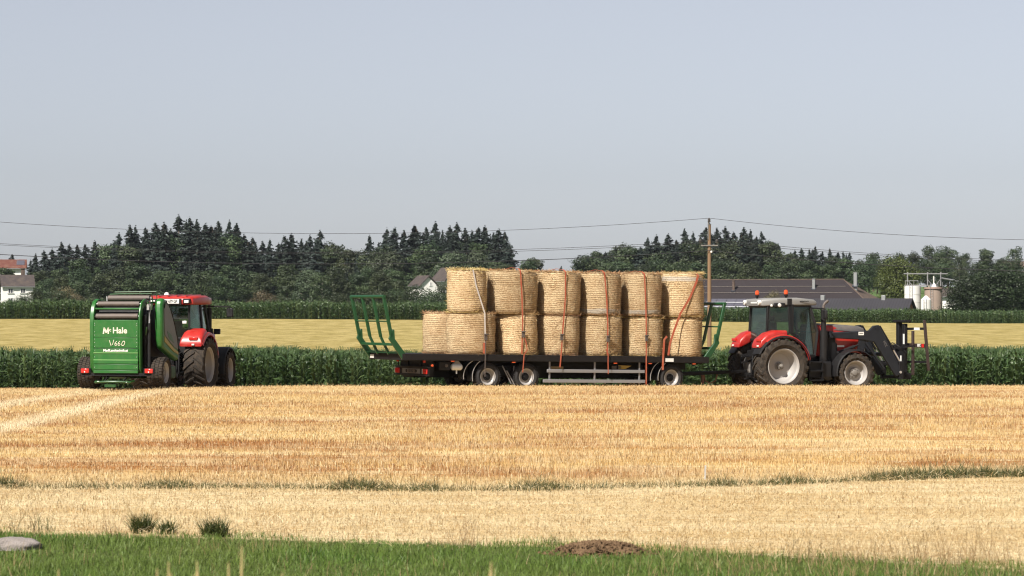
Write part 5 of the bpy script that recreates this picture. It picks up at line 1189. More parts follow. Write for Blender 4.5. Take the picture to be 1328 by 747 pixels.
# ------------------------------------------------------------ round baler
def make_baler():
    r = empty('round_baler', (-11.83, 80.5, -0.045), (0, 0, R(79.5))); tag(r, 'green round baler with white lettering, hitched behind the left red tractor', 'baler')
    for y in (-1.10, 1.10): wheel(r, 0, y, 0.47, 0.52, 0.315, kind='road', rimm=RIMW, hubm=RIMG, depth=0.14, tyrem=TYRE, hub=0.35)
    MB().tube([(0, -1.0, 0.47), (0, 1.0, 0.47)], 0.07, 10).b2((-0.5, -0.7, 0.42), (1.6, -0.58, 0.62)).b2((-0.5, 0.58, 0.42), (1.6, 0.7, 0.62)).b2((1.4, -0.12, 0.50), (3.4, 0.12, 0.66)).b2((-0.3, -0.6, 0.34), (1.4, 0.6, 0.50)).tube([(3.3, 0, 0.58), (4.0, 0, 0.52)], 0.04, 8).build('chassis', CHASS, r, bevel=0.015)
    # chamber
    MB().prism([(-0.60, 0.52), (-0.62, 2.12), (-0.50, 2.38), (0.4, 2.60), (1.4, 2.35), (1.75, 1.5), (1.5, 0.62)], -0.64, 0.64, 'y').build('chamber', CHASS, r, bevel=0.02)
    # tailgate side cheeks
    def cheek(y, w, m):
        outer = [(-0.66, 0.46), (-0.74, 0.60), (-0.78, 1.2), (-0.80, 1.9), (-0.78, 2.25), (-0.70, 2.48), (-0.55, 2.64), (-0.30, 2.72), (0.1, 2.66), (0.1, 2.40), (-0.32, 2.5), (-0.52, 2.40), (-0.58, 2.1), (-0.55, 0.46)]
        return MB().prism(outer, y-w/2, y+w/2, 'y').build('tailgate_cheek', m, r, bevel=0.02)
    cheek(0.765, 0.13, GREEN); cheek(-0.735, 0.06, GREEN)
    MB().prism([(-0.5, 0.55), (-0.6, 2.2), (-0.2, 2.5), (1.3, 2.3), (1.6, 1.4), (1.3, 0.7)], 0.83, 0.90, 'y').build('side_panel', GREEN, r, bevel=0.02)
    # rear panels with grooves
    tg = empty('tailgate', (0, 0, 0)); tg.parent = r
    strips = [(0.47, 0.555, -0.02), (0.575, 0.735, 0.0), (0.755, 0.86, -0.015), (0.885, 1.075, 0.0), (1.10, 1.215, -0.012), (1.235, 1.545, 0.0), (1.55, 2.08, 0.0)]
    for (a, c, dx) in strips: MB().b2((-0.80+dx*0-(-dx), -0.70, a), (-0.74, 0.70, c)).build('panel', GREEN, tg, bevel=0.008)
    MB().b2((-0.745, -0.70, 0.46), (-0.72, 0.70, 2.06)).build('backing', DKGREEN, tg)
    for z in (1.085, 0.872): MB().b2((-0.82, -0.70, z-0.012), (-0.76, 0.70, z+0.012)).build('trim', paint('light_green_edge', (0.10, 0.30, 0.08), 0.35) if 'light_green_edge' not in bpy.data.materials else bpy.data.materials['light_green_edge'], tg)
    b = MB()
    for s in (-1, 1):
        for z in (1.98, 1.92, 1.72, 1.62, 1.5, 1.40, 1.28, 1.16, 0.96, 0.80, 0.65): b.lathe([(0.011, 0), (0.011, -0.008), (0, -0.01)], c=(-0.803, s*0.665, z), n=6, axis='x')
    b.build('rivets', STEEL, tg)
    m_ = MB()
    for q in (((0.39, 1.66), (0.36, 1.85)), ((0.36, 1.84), (0.30, 1.69)), ((0.30, 1.69), (0.235, 1.84)), ((0.235, 1.85), (0.235, 1.66))): m_.bar((-0.805, q[0][0], q[0][1]), (-0.805, q[1][0], q[1][1]), 0.006, 0.042, (0, 1, 0))
    m_.build('lettering', CREAM, tg, smooth=False)
    text_obj('c', 0.15, CREAM, tg, (-0.804, 0.175, 1.78), (0, -1, 0), (0, 0, 1), offset=0.003)
    text_obj('Hale', 0.25, CREAM, tg, (-0.804, -0.13, 1.755), (0, -1, 0), (0, 0, 1), offset=0.006, sx=1.0)
    # hand drawn V660
    v = MB()
    def stroke(pts): v.tube([(-0.806, y, z) for y, z in pts], 0.012, 6)
    stroke([(0.20, 1.47), (0.15, 1.31), (0.10, 1.33), (0.055, 1.48)])
    for k, y0 in enumerate((0.01, -0.09)):
        stroke([(y0-0.045, 1.44), (y0+0.01, 1.38), (y0+0.015, 1.32), (y0-0.02, 1.30), (y0-0.05, 1.33), (y0-0.03, 1.37), (y0+0.01, 1.35)])
    stroke([(y, z) for y, z in [(-0.24+0.045*math.cos(a)-0.02*math.sin(a), 1.37+0.07*math.sin(a)) for a in np.linspace(0, 2*np.pi, 13)]])
    v.build('lettering', CREAM, tg)
    text_obj('MadlLandtechnik.at', 0.10, WHITE, tg, (-0.815, -0.0, 1.158), (0, -1, 0), (0, 0, 1), offset=0.0035, sx=1.0)
    # rollers
    def roller(x, z, rad, y=0.66, m=ROLL):
        o = MB().lathe([(0, -y), (rad, -y), (rad, y), (0, y)], c=(x, 0, z), n=24, axis='y').build('roller', m, r)
        MB().lathe([(0, y), (0.03, y), (0.03, y+0.05), (0, y+0.05)], c=(x, 0, z), n=10, axis='y').lathe([(0, -y-0.05), (0.03, -y-0.05), (0.03, -y), (0, -y)], c=(x, 0, z), n=10, axis='y').build('axle', STEEL, o)
    roller(-0.66, 2.19, 0.085); roller(-0.52, 2.56, 0.085); roller(0.45, 2.74, 0.09)
    MB().bar((-0.66, -0.70, 2.42), (-0.66, 0.70, 2.42), 0.05, 0.05).build('cross_bar', GREEN, r, bevel=0.01)
    MB().b2((0.2, -0.62, 2.4), (0.9, 0.62, 2.62)).build('top_cover', DKGREEN, r, bevel=0.03)
    b = MB().tube([(0.75, 0.70, 2.60), (0.70, 0.70, 2.86), (0.70, 0.3, 2.875), (0.70, -0.64, 2.88), (0.75, -0.66, 2.6)], 0.024, 8).tube([(1.2, 0.70, 2.5), (1.15, 0.70, 2.93), (1.15, -0.64, 2.95), (1.2, -0.66, 2.5)], 0.022, 8)
    b.build('guard_rail', DKGREEN, r)
    MB().bar((0.4, 0.68, 2.45), (0.4, 0.70, 2.80), 0.04, 0.03).build('bracket', STEEL, r)
    # hydraulic ram and black side gap
    MB().prism([(-0.45, 0.62), (-0.55, 2.2), (-0.1, 2.45), (1.3, 2.3), (1.5, 0.8)], -0.86, -0.80, 'y').build('inner_side', CHASS, r)
    ram = MB().tube([(-0.42, -0.93, 0.66), (-0.42, -0.93, 1.98)], 0.052, 12).build('hydraulic_ram', BLACK, r)
    MB().tube([(-0.42, -0.93, 1.98), (-0.36, -0.93, 2.40)], 0.026, 8).b2((-0.45, -0.98, 2.38), (-0.28, -0.86, 2.56)).build('piston', STEEL, ram)
    b = MB().tube([(-0.4, -0.88, 2.5), (-0.5, -0.84, 2.62), (-0.3, -0.80, 2.72), (0.1, -0.82, 2.7)], 0.018, 6).tube([(-0.46, -0.82, 1.2), (-0.5, -0.85, 1.5), (-0.44, -0.86, 1.9)], 0.016, 6).tube([(-0.46, -0.98, 2.1), (-0.50, -0.96, 2.45), (-0.30, -0.94, 2.80)], 0.014, 6)
    b.build('hose', BLACK, r)
    MB().bar((-0.50, -0.84, 1.62), (-0.56, -0.90, 1.86), 0.03, 0.04).bar((-0.5, -0.9, 2.6), (0.3, -1.0, 2.62), 0.04, 0.05).build('latch', DKGREEN, r)
    # big right side cover, rounded
    prof = [(-0.20, 1.45), (-0.22, 2.55), (-0.14, 2.70), (0.02, 2.74), (0.35, 2.62), (0.70, 2.36), (1.02, 1.98), (1.28, 1.55), (1.42, 1.20), (1.46, 0.98), (1.40, 0.80), (0.9, 0.93), (0.3, 1.10), (-0.10, 1.22)]
    sc = MB().prism(prof, -1.27, -1.03, 'y').build('side_cover', GREEN, r, bevel=0.07)
    inn = [(0.02, 1.62), (-0.05, 2.40), (0.02, 2.56), (0.10, 2.60), (0.36, 2.50), (0.68, 2.24), (0.98, 1.88), (1.22, 1.48), (1.34, 1.15), (0.9, 1.25), (0.4, 1.45)]
    MB().prism(inn, -1.288, -1.255, 'y').build('grey_inlay', GREYP, sc, bevel=0.01)
    MB().prism([(0.0, 1.58), (0.40, 1.40), (0.9, 1.20), (1.34, 1.08), (1.36, 1.0), (0.9, 1.10), (0.4, 1.28), (0.0, 1.42)], -1.287, -1.26, 'y').build('gold_stripe', GOLD, sc)
    MB().prism([(0.2, 1.75), (0.62, 1.62), (0.9, 1.36), (0.4, 1.50)], -1.293, -1.286, 'y').build('dark_stripe', DKGREEN, sc)
    arc = [(-0.05, -1.292, 2.44), (0.02, -1.292, 2.58), (0.10, -1.292, 2.63), (0.38, -1.292, 2.52), (0.70, -1.292, 2.26), (1.0, -1.292, 1.90), (1.25, -1.292, 1.50), (1.38, -1.292, 1.12)]
    MB().tube(arc, 0.014, 6).build('black_edge', BLACK, sc)
    # lights and bottom gear
    for y in (-1.05, 0.97):
        o = MB().b2((-0.80, y-0.17, 0.46), (-0.72, y+0.17, 0.62)).build('light_bracket', CHASS, r)
        MB().b2((-0.84, y-0.13, 0.47), (-0.80, y+0.13, 0.61)).build('tail_light', LRED, o, bevel=0.02)
        MB().b2((-0.845, y-0.015, 0.49), (-0.838, y+0.02, 0.53)).build('reflector', LWHT, o)
    MB().bar((-0.74, -1.1, 0.43), (-0.74, 1.1, 0.43), 0.06, 0.08).build('light_bar', CHASS, r)
    kk = MB().tube([(-0.75, 0.62, 0.23), (-1.0, 0.58, 0.20), (-1.12, 0.2, 0.22), (-1.12, -0.2, 0.22), (-1.0, -0.52, 0.20), (-0.75, -0.56, 0.23)], 0.035, 8).tube([(-1.05, -0.45, 0.2), (-1.05, 0.5, 0.22)], 0.025, 8)
    kk.b2((-1.1, -0.1, 0.06), (-1.0, 0.25, 0.14)).build('bale_ramp', DKGREEN, r)
    MB().bar((-0.5, 0.3, 0.42), (-1.02, 0.3, 0.2), 0.04, 0.04).bar((-0.5, -0.3, 0.42), (-1.02, -0.3, 0.2), 0.04, 0.04).build('ramp_arm', CHASS, r)
    # pick-up and hitch side gear
    MB().b2((1.5, -1.0, 0.25), (2.0, 1.0, 0.65)).build('pick_up', DKGREEN, r, bevel=0.05)
    return r
make_baler()

# ------------------------------------------------------------ trailer
TH = R(27)
TRL = empty('bale_trailer', (-3.83, 80.11, -0.06), (0, R(1.02), TH)); tag(TRL, 'long black flatbed trailer with green end frames, carrying the straw bales', 'trailer')
LT = 10.65; DZ = 1.08
def tx(px, y=-1.25):
    k = (px-664)/3420; X0 = -3.83-0.454*y; Y0 = 80.11+0.891*y
    return (k*Y0-X0)/(0.891-0.454*k)
b = MB().b2((0, -1.25, DZ-0.045), (LT, 1.25, DZ)); dk = b.build('deck', CHASS, TRL, bevel=0.01)
FR = paint('trailer_frame', (0.007, 0.006, 0.006), 0.6, spec=0.2, var=0.15, dust=0.015, dustc=(0.14, 0.10, 0.08))
b = MB()
for y in (-1.25, 1.25): b.b2((0, y-0.04, DZ-0.19), (LT, y+0.04, DZ+0.01))
b.b2((-0.03, -1.25, DZ-0.19), (0.05, 1.25, DZ+0.01)).b2((LT-0.05, -1.25, DZ-0.19), (LT+0.03, 1.25, DZ+0.01))
for i in range(11): b.b2((0.9+i*0.9, -1.2, DZ-0.16), (0.98+i*0.9, 1.2, DZ-0.06))
b.build('side_rail', FR, TRL, bevel=0.01)
b = MB()
for y in (-0.45, 0.45): b.b2((0.9, y-0.06, DZ-0.42), (LT-0.4, y+0.06, DZ-0.10))
b.build('chassis', CHASS, TRL, bevel=0.01)
b = MB().b2((0.95, -1.05, 0.42), (1.1, 1.05, 0.95)).b2((2.2, -0.8, 0.42), (4.9, 0.8, 0.72)).b2((1.0, 0.2, 0.35), (9.6, 0.95, 0.85)).b2((8.6, -0.7, 0.45), (9.9, 0.7, 0.80))
b.build('underbody', CHASS, TRL)
MB().b2((LT-0.30, -1.21, 0.86), (LT-0.2, 1.21, 0.9)).build('front_beam', FR, TRL)
wx1, wx2, wx3 = tx(633.6, -1.18), tx(683.5, -1.18), tx(871.5, -1.18)
for x, far in ((wx1, 0), (wx2, 0), (wx3, 0)):
    for y in (-0.98, 0.98): wheel(TRL, x, y, 0.415, 0.34, 0.25, kind='road', rimm=RIMW, hubm=CHASS, depth=0.10, tyrem=TYREC, hub=0.45)
    MB().tube([(x, -0.9, 0.415), (x, 0.9, 0.415)], 0.06, 10).b2((x-0.5, -0.82, 0.50), (x+0.5, -0.72, 0.60)).b2((x-0.12, -0.95, 0.42), (x+0.12, -0.7, 0.52)).build('axle', CHASS, TRL)
# mudguards: thin bent sheets behind the rear and front wheel
def mudflap(x, y, a0, a1, rr, name='mudguard'):
    secs = []
    for i in range(11):
        a = R(a0+(a1-a0)*i/10); secs.append([(x+rr*math.cos(a), y-0.19, 0.415+rr*math.sin(a)), (x+rr*math.cos(a), y+0.19, 0.415+rr*math.sin(a)), (x+(rr+0.015)*math.cos(a), y+0.19, 0.415+(rr+0.015)*math.sin(a)), (x+(rr+0.015)*math.cos(a), y-0.19, 0.415+(rr+0.015)*math.sin(a))])
    MB().loft(secs).build(name, BLACK, TRL)
    MB().tube([(x+(rr+0.02)*math.cos(R(a)), y-0.2, 0.415+(rr+0.02)*math.sin(R(a))) for a in np.linspace(a0, a1, 9)], 0.012, 5).build('mudguard_stay', STEEL, TRL)
mudflap(wx1, -0.98, 110, 195, 0.54); mudflap(wx1-0.30, -0.90, 105, 190, 0.50)
mudflap(wx3, -0.98, 120, 190, 0.50); mudflap(wx3-0.22, -0.92, 115, 190, 0.52)
b = MB().tube([(wx1+0.55, -1.0, 0.75), (wx1+0.85, -1.02, 0.2)], 0.02, 6).tube([(wx1+0.7, -1.0, 0.6), (wx1+1.0, -1.02, 0.12)], 0.02, 6).tube([(wx1+0.95, -1.0, 0.75), (wx1+0.93, -1.0, 0.2)], 0.015, 6)
b.build('spring_arm', GALV2, TRL)
# bumper with lights
bx = 0.90
bm_ = MB().b2((bx-0.05, -1.17, 0.45), (bx+0.02, 1.17, 0.66)).b2((bx-0.09, -1.19, 0.66), (bx+0.03, 1.19, 0.70)).b2((bx-0.09, -1.19, 0.41), (bx+0.03, 1.19, 0.45)).build('rear_bumper', FR, TRL, bevel=0.006)
for y in (-1.0, 1.0):
    MB().b2((bx-0.085, y-0.15, 0.475), (bx-0.05, y+0.15, 0.635)).build('tail_light', LRED, bm_, bevel=0.01)
    MB().b2((bx-0.087, y+(0.155 if y > 0 else 0.155), 0.48), (bx-0.05, y+0.185, 0.63)).build('reverse_light', LWHT, bm_)
MB().b2((bx-0.060, -0.62, 0.48), (bx-0.05, 0.66, 0.63)).build('plate_panel', GREYP, bm_)
tp = MB().b2((bx-0.075, -0.26, 0.49), (bx-0.062, 0.26, 0.62)).build('number_plate', ROLL, bm_)
text_obj('GM 452', 0.12, BLACK, tp, (bx-0.077, 0, 0.555), (0, -1, 0), (0, 0, 1), sx=0.9)
for y in (-0.34, 0.34): MB().lathe([(0.05, 0), (0.05, -0.02), (0, -0.025)], c=(bx-0.06, y, 0.555), n=12, axis='x').build('reflector', BLACK, bm_)
for y in (-0.95, 0.97):
    o = MB().bar((bx-0.05, y, 0.70), (bx-0.05, y, 0.98), 0.03, 0.03).build('lamp_post', CHASS, TRL)
    MB().b2((bx-0.10, y-0.055, 0.82), (bx-0.05, y+0.055, 0.95)).build('red_lamp', LRED, o, bevel=0.012)
MB().lathe([(0.035, 0), (0.04, -0.05), (0, -0.06)], c=(bx+0.06, -1.2, 0.74), n=10, axis='y').build('side_marker', LORG, TRL)
for px in (585.5,): MB().b2((tx(px)-0.05, -1.305, 0.86), (tx(px)+0.06, -1.29, 0.89)).build('side_reflector', LORG, TRL)
for px in (665, 797, 842, 899): MB().b2((tx(px)-0.05, -1.305, 0.845), (tx(px)+0.05, -1.24, 0.875)).build('side_reflector', LORG, TRL)
# control box, air tank
x0, x1 = tx(569, -1.1), tx(583, -1.1)
o = MB().b2((x0, -1.12, 0.60), (x1, -0.8, 0.85)).build('control_box', BLACK, TRL, bevel=0.01)
MB().lathe([(0.05, 0), (0.05, -0.02), (0, -0.03)], c=((x0+x1)/2+0.05, -1.12, 0.74), n=12, axis='y').build('knob', ROLL, o)
x0, x1 = tx(585, -1.1), tx(599, -1.1)
tk = MB().lathe([(0, x0), (0.07, x0+0.01), (0.10, x0+0.05), (0.10, x1-0.05), (0.07, x1-0.01), (0, x1)], c=(0, -1.08, 0.70), n=18, axis='x').build('water_tank', WHITE, TRL)
MB().prism([((x0+x1)/2-0.13, 0.79), ((x0+x1)/2+0.13, 0.79), ((x0+x1)/2+0.03, 0.90), ((x0+x1)/2-0.03, 0.90)], -1.12, -1.0, 'y').build('tank_bracket', GALV2, tk)
MB().tube([((x0+x1)/2, -1.08, 0.62), ((x0+x1)/2, -1.08, 0.50)], 0.025, 8).build('tap', WHITE, tk)
# side guard
ga, gb = tx(709, -1.22), tx(835.5, -1.22); gc = tx(704, -1.22)
g = empty('side_guard'); g.parent = TRL
MB().b2((ga, -1.24, 0.555), (gb, -1.20, 0.655)).build('rail', GALV2, g, bevel=0.008); MB().b2((gc, -1.24, 0.245), (gb+0.02, -1.20, 0.345)).build('rail', GALV2, g, bevel=0.008)
b = MB()
for px in (712.5, 771, 829): X = tx(px, -1.2); b.b2((X-0.025, -1.198, 0.22), (X+0.025, -1.17, 0.92))
b.build('posts', GALV2, g)
def flatside(pxa, za, pxb, zb, m, name='sticker', parent=TRL, y=-1.294):
    return MB().b2((tx(pxa), y-0.006, za), (tx(pxb), y, zb)).build(name, m, parent)
flatside(861.5, 0.92, 872, 1.03, WHITE)
MB().b2((-0.036, 0.86, 0.93), (-0.031, 1.14, 1.03)).build('sticker', WHITE, TRL)
pnl = MB().prism([(tx(806), 0.67), (tx(806), 0.79), (tx(823), 0.78), (tx(815), 0.68)], -1.04, -1.02, 'y').build('sticker', YEL, TRL)
MB().b2((tx(793, -1.03), -1.04, 0.68), (tx(799, -1.03), -1.02, 0.77)).b2((tx(801, -1.03), -1.04, 0.68), (tx(805, -1.03), -1.02, 0.77)).build('sticker', ROLL, TRL)
MB().b2((tx(714, -1.03), -1.04, 0.66), (tx(730, -1.03), -1.02, 0.74)).build('sticker', paint('dull_yellow', (0.16, 0.10, 0.03), 0.6), TRL)
# mudflap boards below the deck edge near front wheel, turntable and drawbar
b = MB().tube([(wx3, 0, 0.62), (wx3, 0, 0.86)], 0.5, 24).b2((wx3-0.1, -0.35, 0.42), (wx3+0.7, 0.35, 0.56)); b.build('turntable', CHASS, TRL)
hx = 2.95
b = MB().bar((wx3+0.5, -0.4, 0.50), (LT+hx-1.1, -0.05, 0.60), 0.08, 0.10).bar((wx3+0.5, 0.4, 0.50), (LT+hx-1.1, 0.05, 0.60), 0.08, 0.10).bar((LT+hx-1.2, 0, 0.60), (LT+hx-0.75, -0.02, 0.62), 0.10, 0.10)
b.build('drawbar', CHASS, TRL, bevel=0.01)
b = MB()
b.tube([(LT-0.2, -0.1, 0.95), (LT+0.3, -0.1, 0.72), (LT+1.0, 0, 0.68)], 0.014, 6).tube([(LT-0.2, 0.1, 0.95), (LT+0.5, 0.1, 0.78), (LT+1.6, 0.05, 0.75)], 0.012, 6)
b.build('cable', CHASS, TRL)
b = MB().tube([(LT+0.55, -0.05, 0.58), (LT+0.62, -0.05, 0.30), (LT+0.80, -0.05, 0.22), (LT+1.0, -0.05, 0.30), (LT+1.1, -0.05, 0.58)], 0.022, 6).b2((LT+0.5, -0.08, 0.2), (LT+0.56, 0.02, 0.58))
b.build('chain', paint('rusty_steel', (0.16, 0.06, 0.04), 0.8), TRL)
# green end frames
def end_frame(x0, s, parent):
    e = empty('end_frame', (0, 0, 0)); e.parent = parent
    xt, zt = x0+s*0.66, 2.79; xm, zm = x0+s*0.38, 1.58
    for i, y in enumerate((-1.19, -0.40, 0.40, 1.19)):
        b = MB()
        if i in (0, 3):
            b.bar((xm, y, zm), (xt, y, zt), 0.07, 0.10, (1, 0, 0))
            b.prism([(xm-s*0.08, zm+0.22), (xm-s*0.02, zm+0.24), (xm+s*0.10, zm-0.05), (x0+s*0.02, 0.90), (x0-s*0.13, 0.92), (x0-s*0.14, 1.02), (xm-s*0.10, zm-0.05)], y-0.035, y+0.035, 'y')
        else:
            b.bar((x0+s*0.1, y, DZ-0.02), (xm, y, zm), 0.06, 0.08, (1, 0, 0)).bar((xm, y, zm), (xt, y, zt), 0.07, 0.09, (1, 0, 0))
        b.build('post', TGREEN, e, bevel=0.012)
    MB().tube([(xt, -1.24, zt), (xt, 1.24, zt)], 0.05, 10).build('top_bar', TGREEN, e)
    xq, zq = x0+s*0.49, 2.05
    MB().tube([(xq, -1.19, zq), (xq, 1.19, zq)], 0.022, 8).build('thin_bar', TGREEN, e)
    MB().bar((x0+s*0.30, -1.19, 1.36), (x0+s*0.30, 1.19, 1.36), 0.06, 0.08).build('lower_bar', TGREEN, e, bevel=0.01)
    MB().bar((x0+s*0.12, -1.19, 1.12), (x0+s*0.12, 1.19, 1.12), 0.05, 0.05).build('base_bar', TGREEN, e)
end_frame(0.0, -1, TRL); end_frame(LT-0.05, 1, TRL)
# ------------------------------------------------------------ bales
def straw_wrap(band=None):
    m, nt, p = new_mat('net_wrapped_straw')
    tc = nd(nt, 'ShaderNodeTexCoord').outputs['Object']; oi = nd(nt, 'ShaderNodeObjectInfo').outputs['Random']
    off = nd(nt, 'ShaderNodeVectorMath', operation='ADD'); nt.links.new(tc, off.inputs[0])
    cb_ = nd(nt, 'ShaderNodeCombineXYZ'); nt.links.new(math_n(nt, 'MULTIPLY', oi, 20), cb_.inputs[0]); nt.links.new(cb_.outputs[0], off.inputs[1]); v = off.outputs[0]
    n1 = noise(nt, v, 1.0, 5, 0.7, stretch=(24, 24, 48)); n2 = noise(nt, v, 2.2, 4, 0.6); n3 = noise(nt, v, 1.0, 3, 0.6, stretch=(50, 50, 90))
    c = mixrgb(nt, (0.27, 0.155, 0.065), (0.66, 0.52, 0.32), ramp(nt, n1, [(0.34, 0.0), (0.62, 1.0)]))
    c = mixrgb(nt, c, (0.30, 0.165, 0.06), math_n(nt, 'MULTIPLY', ramp(nt, n2, [(0.42, 0.0), (0.62, 1.0)]), 0.4))
    c = mixrgb(nt, c, (0.54, 0.45, 0.30), math_n(nt, 'MULTIPLY', ramp(nt, n3, [(0.55, 0.0), (0.75, 1.0)]), 0.6))
    sp = nd(nt, 'ShaderNodeSeparateXYZ'); nt.links.new(tc, sp.inputs[0])
    z = math_n(nt, 'ADD', math_n(nt, 'MULTIPLY', sp.outputs[2], 17.5), math_n(nt, 'MULTIPLY', n2, 1.7))
    fr_ = math_n(nt, 'FRACT', z); tri = math_n(nt, 'ABSOLUTE', math_n(nt, 'SUBTRACT', fr_, 0.5))
    tri = math_n(nt, 'ADD', tri, math_n(nt, 'MULTIPLY_ADD', n1, 0.5, -0.25))
    groove = ramp(nt, tri, [(0.02, 1.0), (0.20, 0.0)])
    c = mixrgb(nt, c, (0.16, 0.085, 0.032), math_n(nt, 'MULTIPLY', groove, math_n(nt, 'MULTIPLY_ADD', n2, 1.6, -0.3, clamp=True)))
    if band:
        bz = math_n(nt, 'ABSOLUTE', math_n(nt, 'SUBTRACT', sp.outputs[2], band)); bz = math_n(nt, 'ADD', bz, math_n(nt, 'MULTIPLY_ADD', n2, 0.12, -0.06))
        c = mixrgb(nt, c, (0.40, 0.39, 0.36), math_n(nt, 'MULTIPLY', ramp(nt, bz, [(0.05, 1.0), (0.09, 0.0)]), 0.6))
    hs = nd(nt, 'ShaderNodeHueSaturation'); nt.links.new(c, hs.inputs['Color']); nt.links.new(math_n(nt, 'MULTIPLY_ADD', oi, 0.34, 0.78), hs.inputs['Value'])
    nt.links.new(hs.outputs[0], p.inputs['Base Color']); p.inputs['Roughness'].default_value = 0.7; p.inputs['Specular IOR Level'].default_value = 0.25
    bp = nd(nt, 'ShaderNodeBump'); bp.inputs['Strength'].default_value = 1.0; bp.inputs['Distance'].default_value = 0.03
    h = math_n(nt, 'SUBTRACT', math_n(nt, 'ADD', n1, math_n(nt, 'MULTIPLY', n3, 0.6)), math_n(nt, 'MULTIPLY', groove, 0.7))
    nt.links.new(h, bp.inputs['Height']); nt.links.new(bp.outputs[0], p.inputs['Normal'])
    return m
WRAP = straw_wrap(); WRAPLO = straw_wrap(0.13); WRAPHI = straw_wrap(1.2)
BSTRAW = leaf_mat('bale_straw', (0.24, 0.145, 0.055), (0.50, 0.37, 0.19), (0.32, 0.20, 0.08), trans=0.2, scale=2.0)
# keep the loose straw of the bales on one hue
def bale(t, y, rad, h, z, sq, label, seed, lean=0.0, tread=0.0):
    rs = np.random.default_rng(seed); n = 72; rings = [(-0.004, 0.70), (0.0, 0.90), (0.035, 0.965)] + [(u, 1.0) for u in np.linspace(0.09, 0.91, 16)] + [(0.955, 0.975), (0.985, 0.93), (1.0, 0.84), (1.012, 0.5)]
    ph = rs.uniform(0, 6.28, 6); vs = []
    for (u, k) in rings:
        for i in range(n):
            a = 2*np.pi*i/n
            bul = 1 + 0.035*abs(math.sin(np.pi*min(1, max(0, u))))**0.7 + 0.022*math.sin(2*a+ph[0]+u) + 0.02*math.sin(3*a+ph[1]+u*2.5) + 0.012*math.sin(5*u*2+ph[2]+a*2) + 0.03*math.sin(ph[4])*(0.5-u) + 0.005*math.sin(9*a+ph[3]+7*u)
            rr = rad*k*bul + rs.normal(0, 0.0035)
            vs.append((rr*math.cos(a)*sq + lean*u, rr*math.sin(a), h*u + (rs.normal(0, 0.012) if u > 0.95 or u < 0.02 else 0)))
    fs = []; m = len(rings)
    for i in range(m-1):
        for k in range(n): j = (k+1) % n; fs.append((i*n+k, i*n+j, (i+1)*n+j, (i+1)*n+k))
    fs.append(tuple(range(n-1, -1, -1))); c0 = (m-1)*n; vs.append((lean, 0, h*1.02)); ci = len(vs)-1
    for k in range(n): fs.append((c0+k, c0+(k+1) % n, ci))
    me = bpy.data.meshes.new('straw_bale'); me.from_pydata(vs, [], fs); me.update(); me.shade_smooth(); me.materials.append(WRAP)
    if seed in (113, 114): me.materials[0] = WRAPLO
    if seed == 115: me.materials[0] = WRAPHI
    o = link('straw_bale', me); M = TRL.matrix_basis
    o.location = M @ Vector((t, y, DZ+z)); o.rotation_euler = TRL.rotation_euler
    tag(o, label, 'straw bale')
    # loose straw: rims and stray stalks
    N = 1000; a = rs.uniform(0, 2*np.pi, N); top = rs.uniform(0, 1, N) < 0.72
    rr = rad*np.where(rs.uniform(0, 1, N) < 0.6, rs.uniform(0.86, 1.0, N), rs.uniform(0.2, 1.0, N)); rr = np.where(top, rr, rad*rs.uniform(0.96, 1.01, N))
    P = np.stack([rr*np.cos(a)*sq + lean*top, rr*np.sin(a), np.where(top, h*0.99, 0.02)], -1)
    V, F, r = blades_rs(rs, P, rs.uniform(0.06, 0.22, N), rs.uniform(0.006, 0.011, N), rs.uniform(0.7, 1.75, N))
    N2 = 600; a = rs.uniform(0, 2*np.pi, N2); P2 = np.stack([rad*1.03*np.cos(a)*sq, rad*1.03*np.sin(a), rs.uniform(0.05, 0.95, N2)*h], -1)
    V2, F2, r2 = blades_rs(rs, P2, rs.uniform(0.05, 0.13, N2), rs.uniform(0.006, 0.011, N2), rs.uniform(0.6, 2.4, N2))
    Vj, Fj, Rj = join([(V, F, r), (V2, F2, r2)])
    link('loose_ends', np_mesh('loose_ends', Vj, Fj, BSTRAW, Rj), o)
    return o
def blades_rs(rs, P, h, w, lean):
    n = len(P); az = rs.uniform(0, 6.28, n); d = np.stack([np.sin(lean)*np.cos(az), np.sin(lean)*np.sin(az), np.cos(lean)], -1)
    q = rs.normal(0, 1, (n, 3)); q -= d*np.sum(q*d, 1)[:, None]; q /= np.linalg.norm(q, axis=1)[:, None]
    k = q*(w/2)[:, None]; a = P-d*h[:, None]*0.3; b_ = P+d*h[:, None]*0.7
    V = np.stack([a-k, a+k, b_+k, b_-k], 1).reshape(-1, 3); F = (np.arange(n)*4)[:, None]+np.array([[0, 1, 2, 3]])
    return V, F, np.repeat(rs.uniform(0, 1, n), 4)
yn, yf = -0.63, 0.66
nb = [(579.5, 640), (645.5, 693), (698, 746.8), (750.7, 802), (808, 855.5), (860.5, 906)]
nt_ = [(580.5, 626), (632.5, 693), (698, 748), (752, 800.5), (806.5, 853), (858, 908.5)]
pos_w = ['rearmost', 'second from the rear', 'third from the rear', 'fourth from the rear', 'fifth from the rear', 'frontmost']
def place(lst, y, h, z, row, side, s0):
    for i, (a, c) in enumerate(lst):
        x = tx((a+c)/2, y); Y = 80.11+0.454*x+0.891*y; wpx = (c-a)/(3420/Y)
        rad = 0.635; sq = max(0.92, min(1.2, wpx/2/rad*1.09))
        bale(x, y, rad, h[i] if isinstance(h, list) else h, z, sq, f'round straw bale, {pos_w[i]}, in the {row} layer of the {side} row', s0+i, lean=random.uniform(-0.03, 0.03))
place(nb, yn, [1.27, 1.27, 1.25, 1.24, 1.22, 1.21], 0, 'lower', 'near', 100)
place(nt_, yn, [1.33, 1.32, 1.33, 1.33, 1.35, 1.40], 1.262, 'upper', 'near', 110)
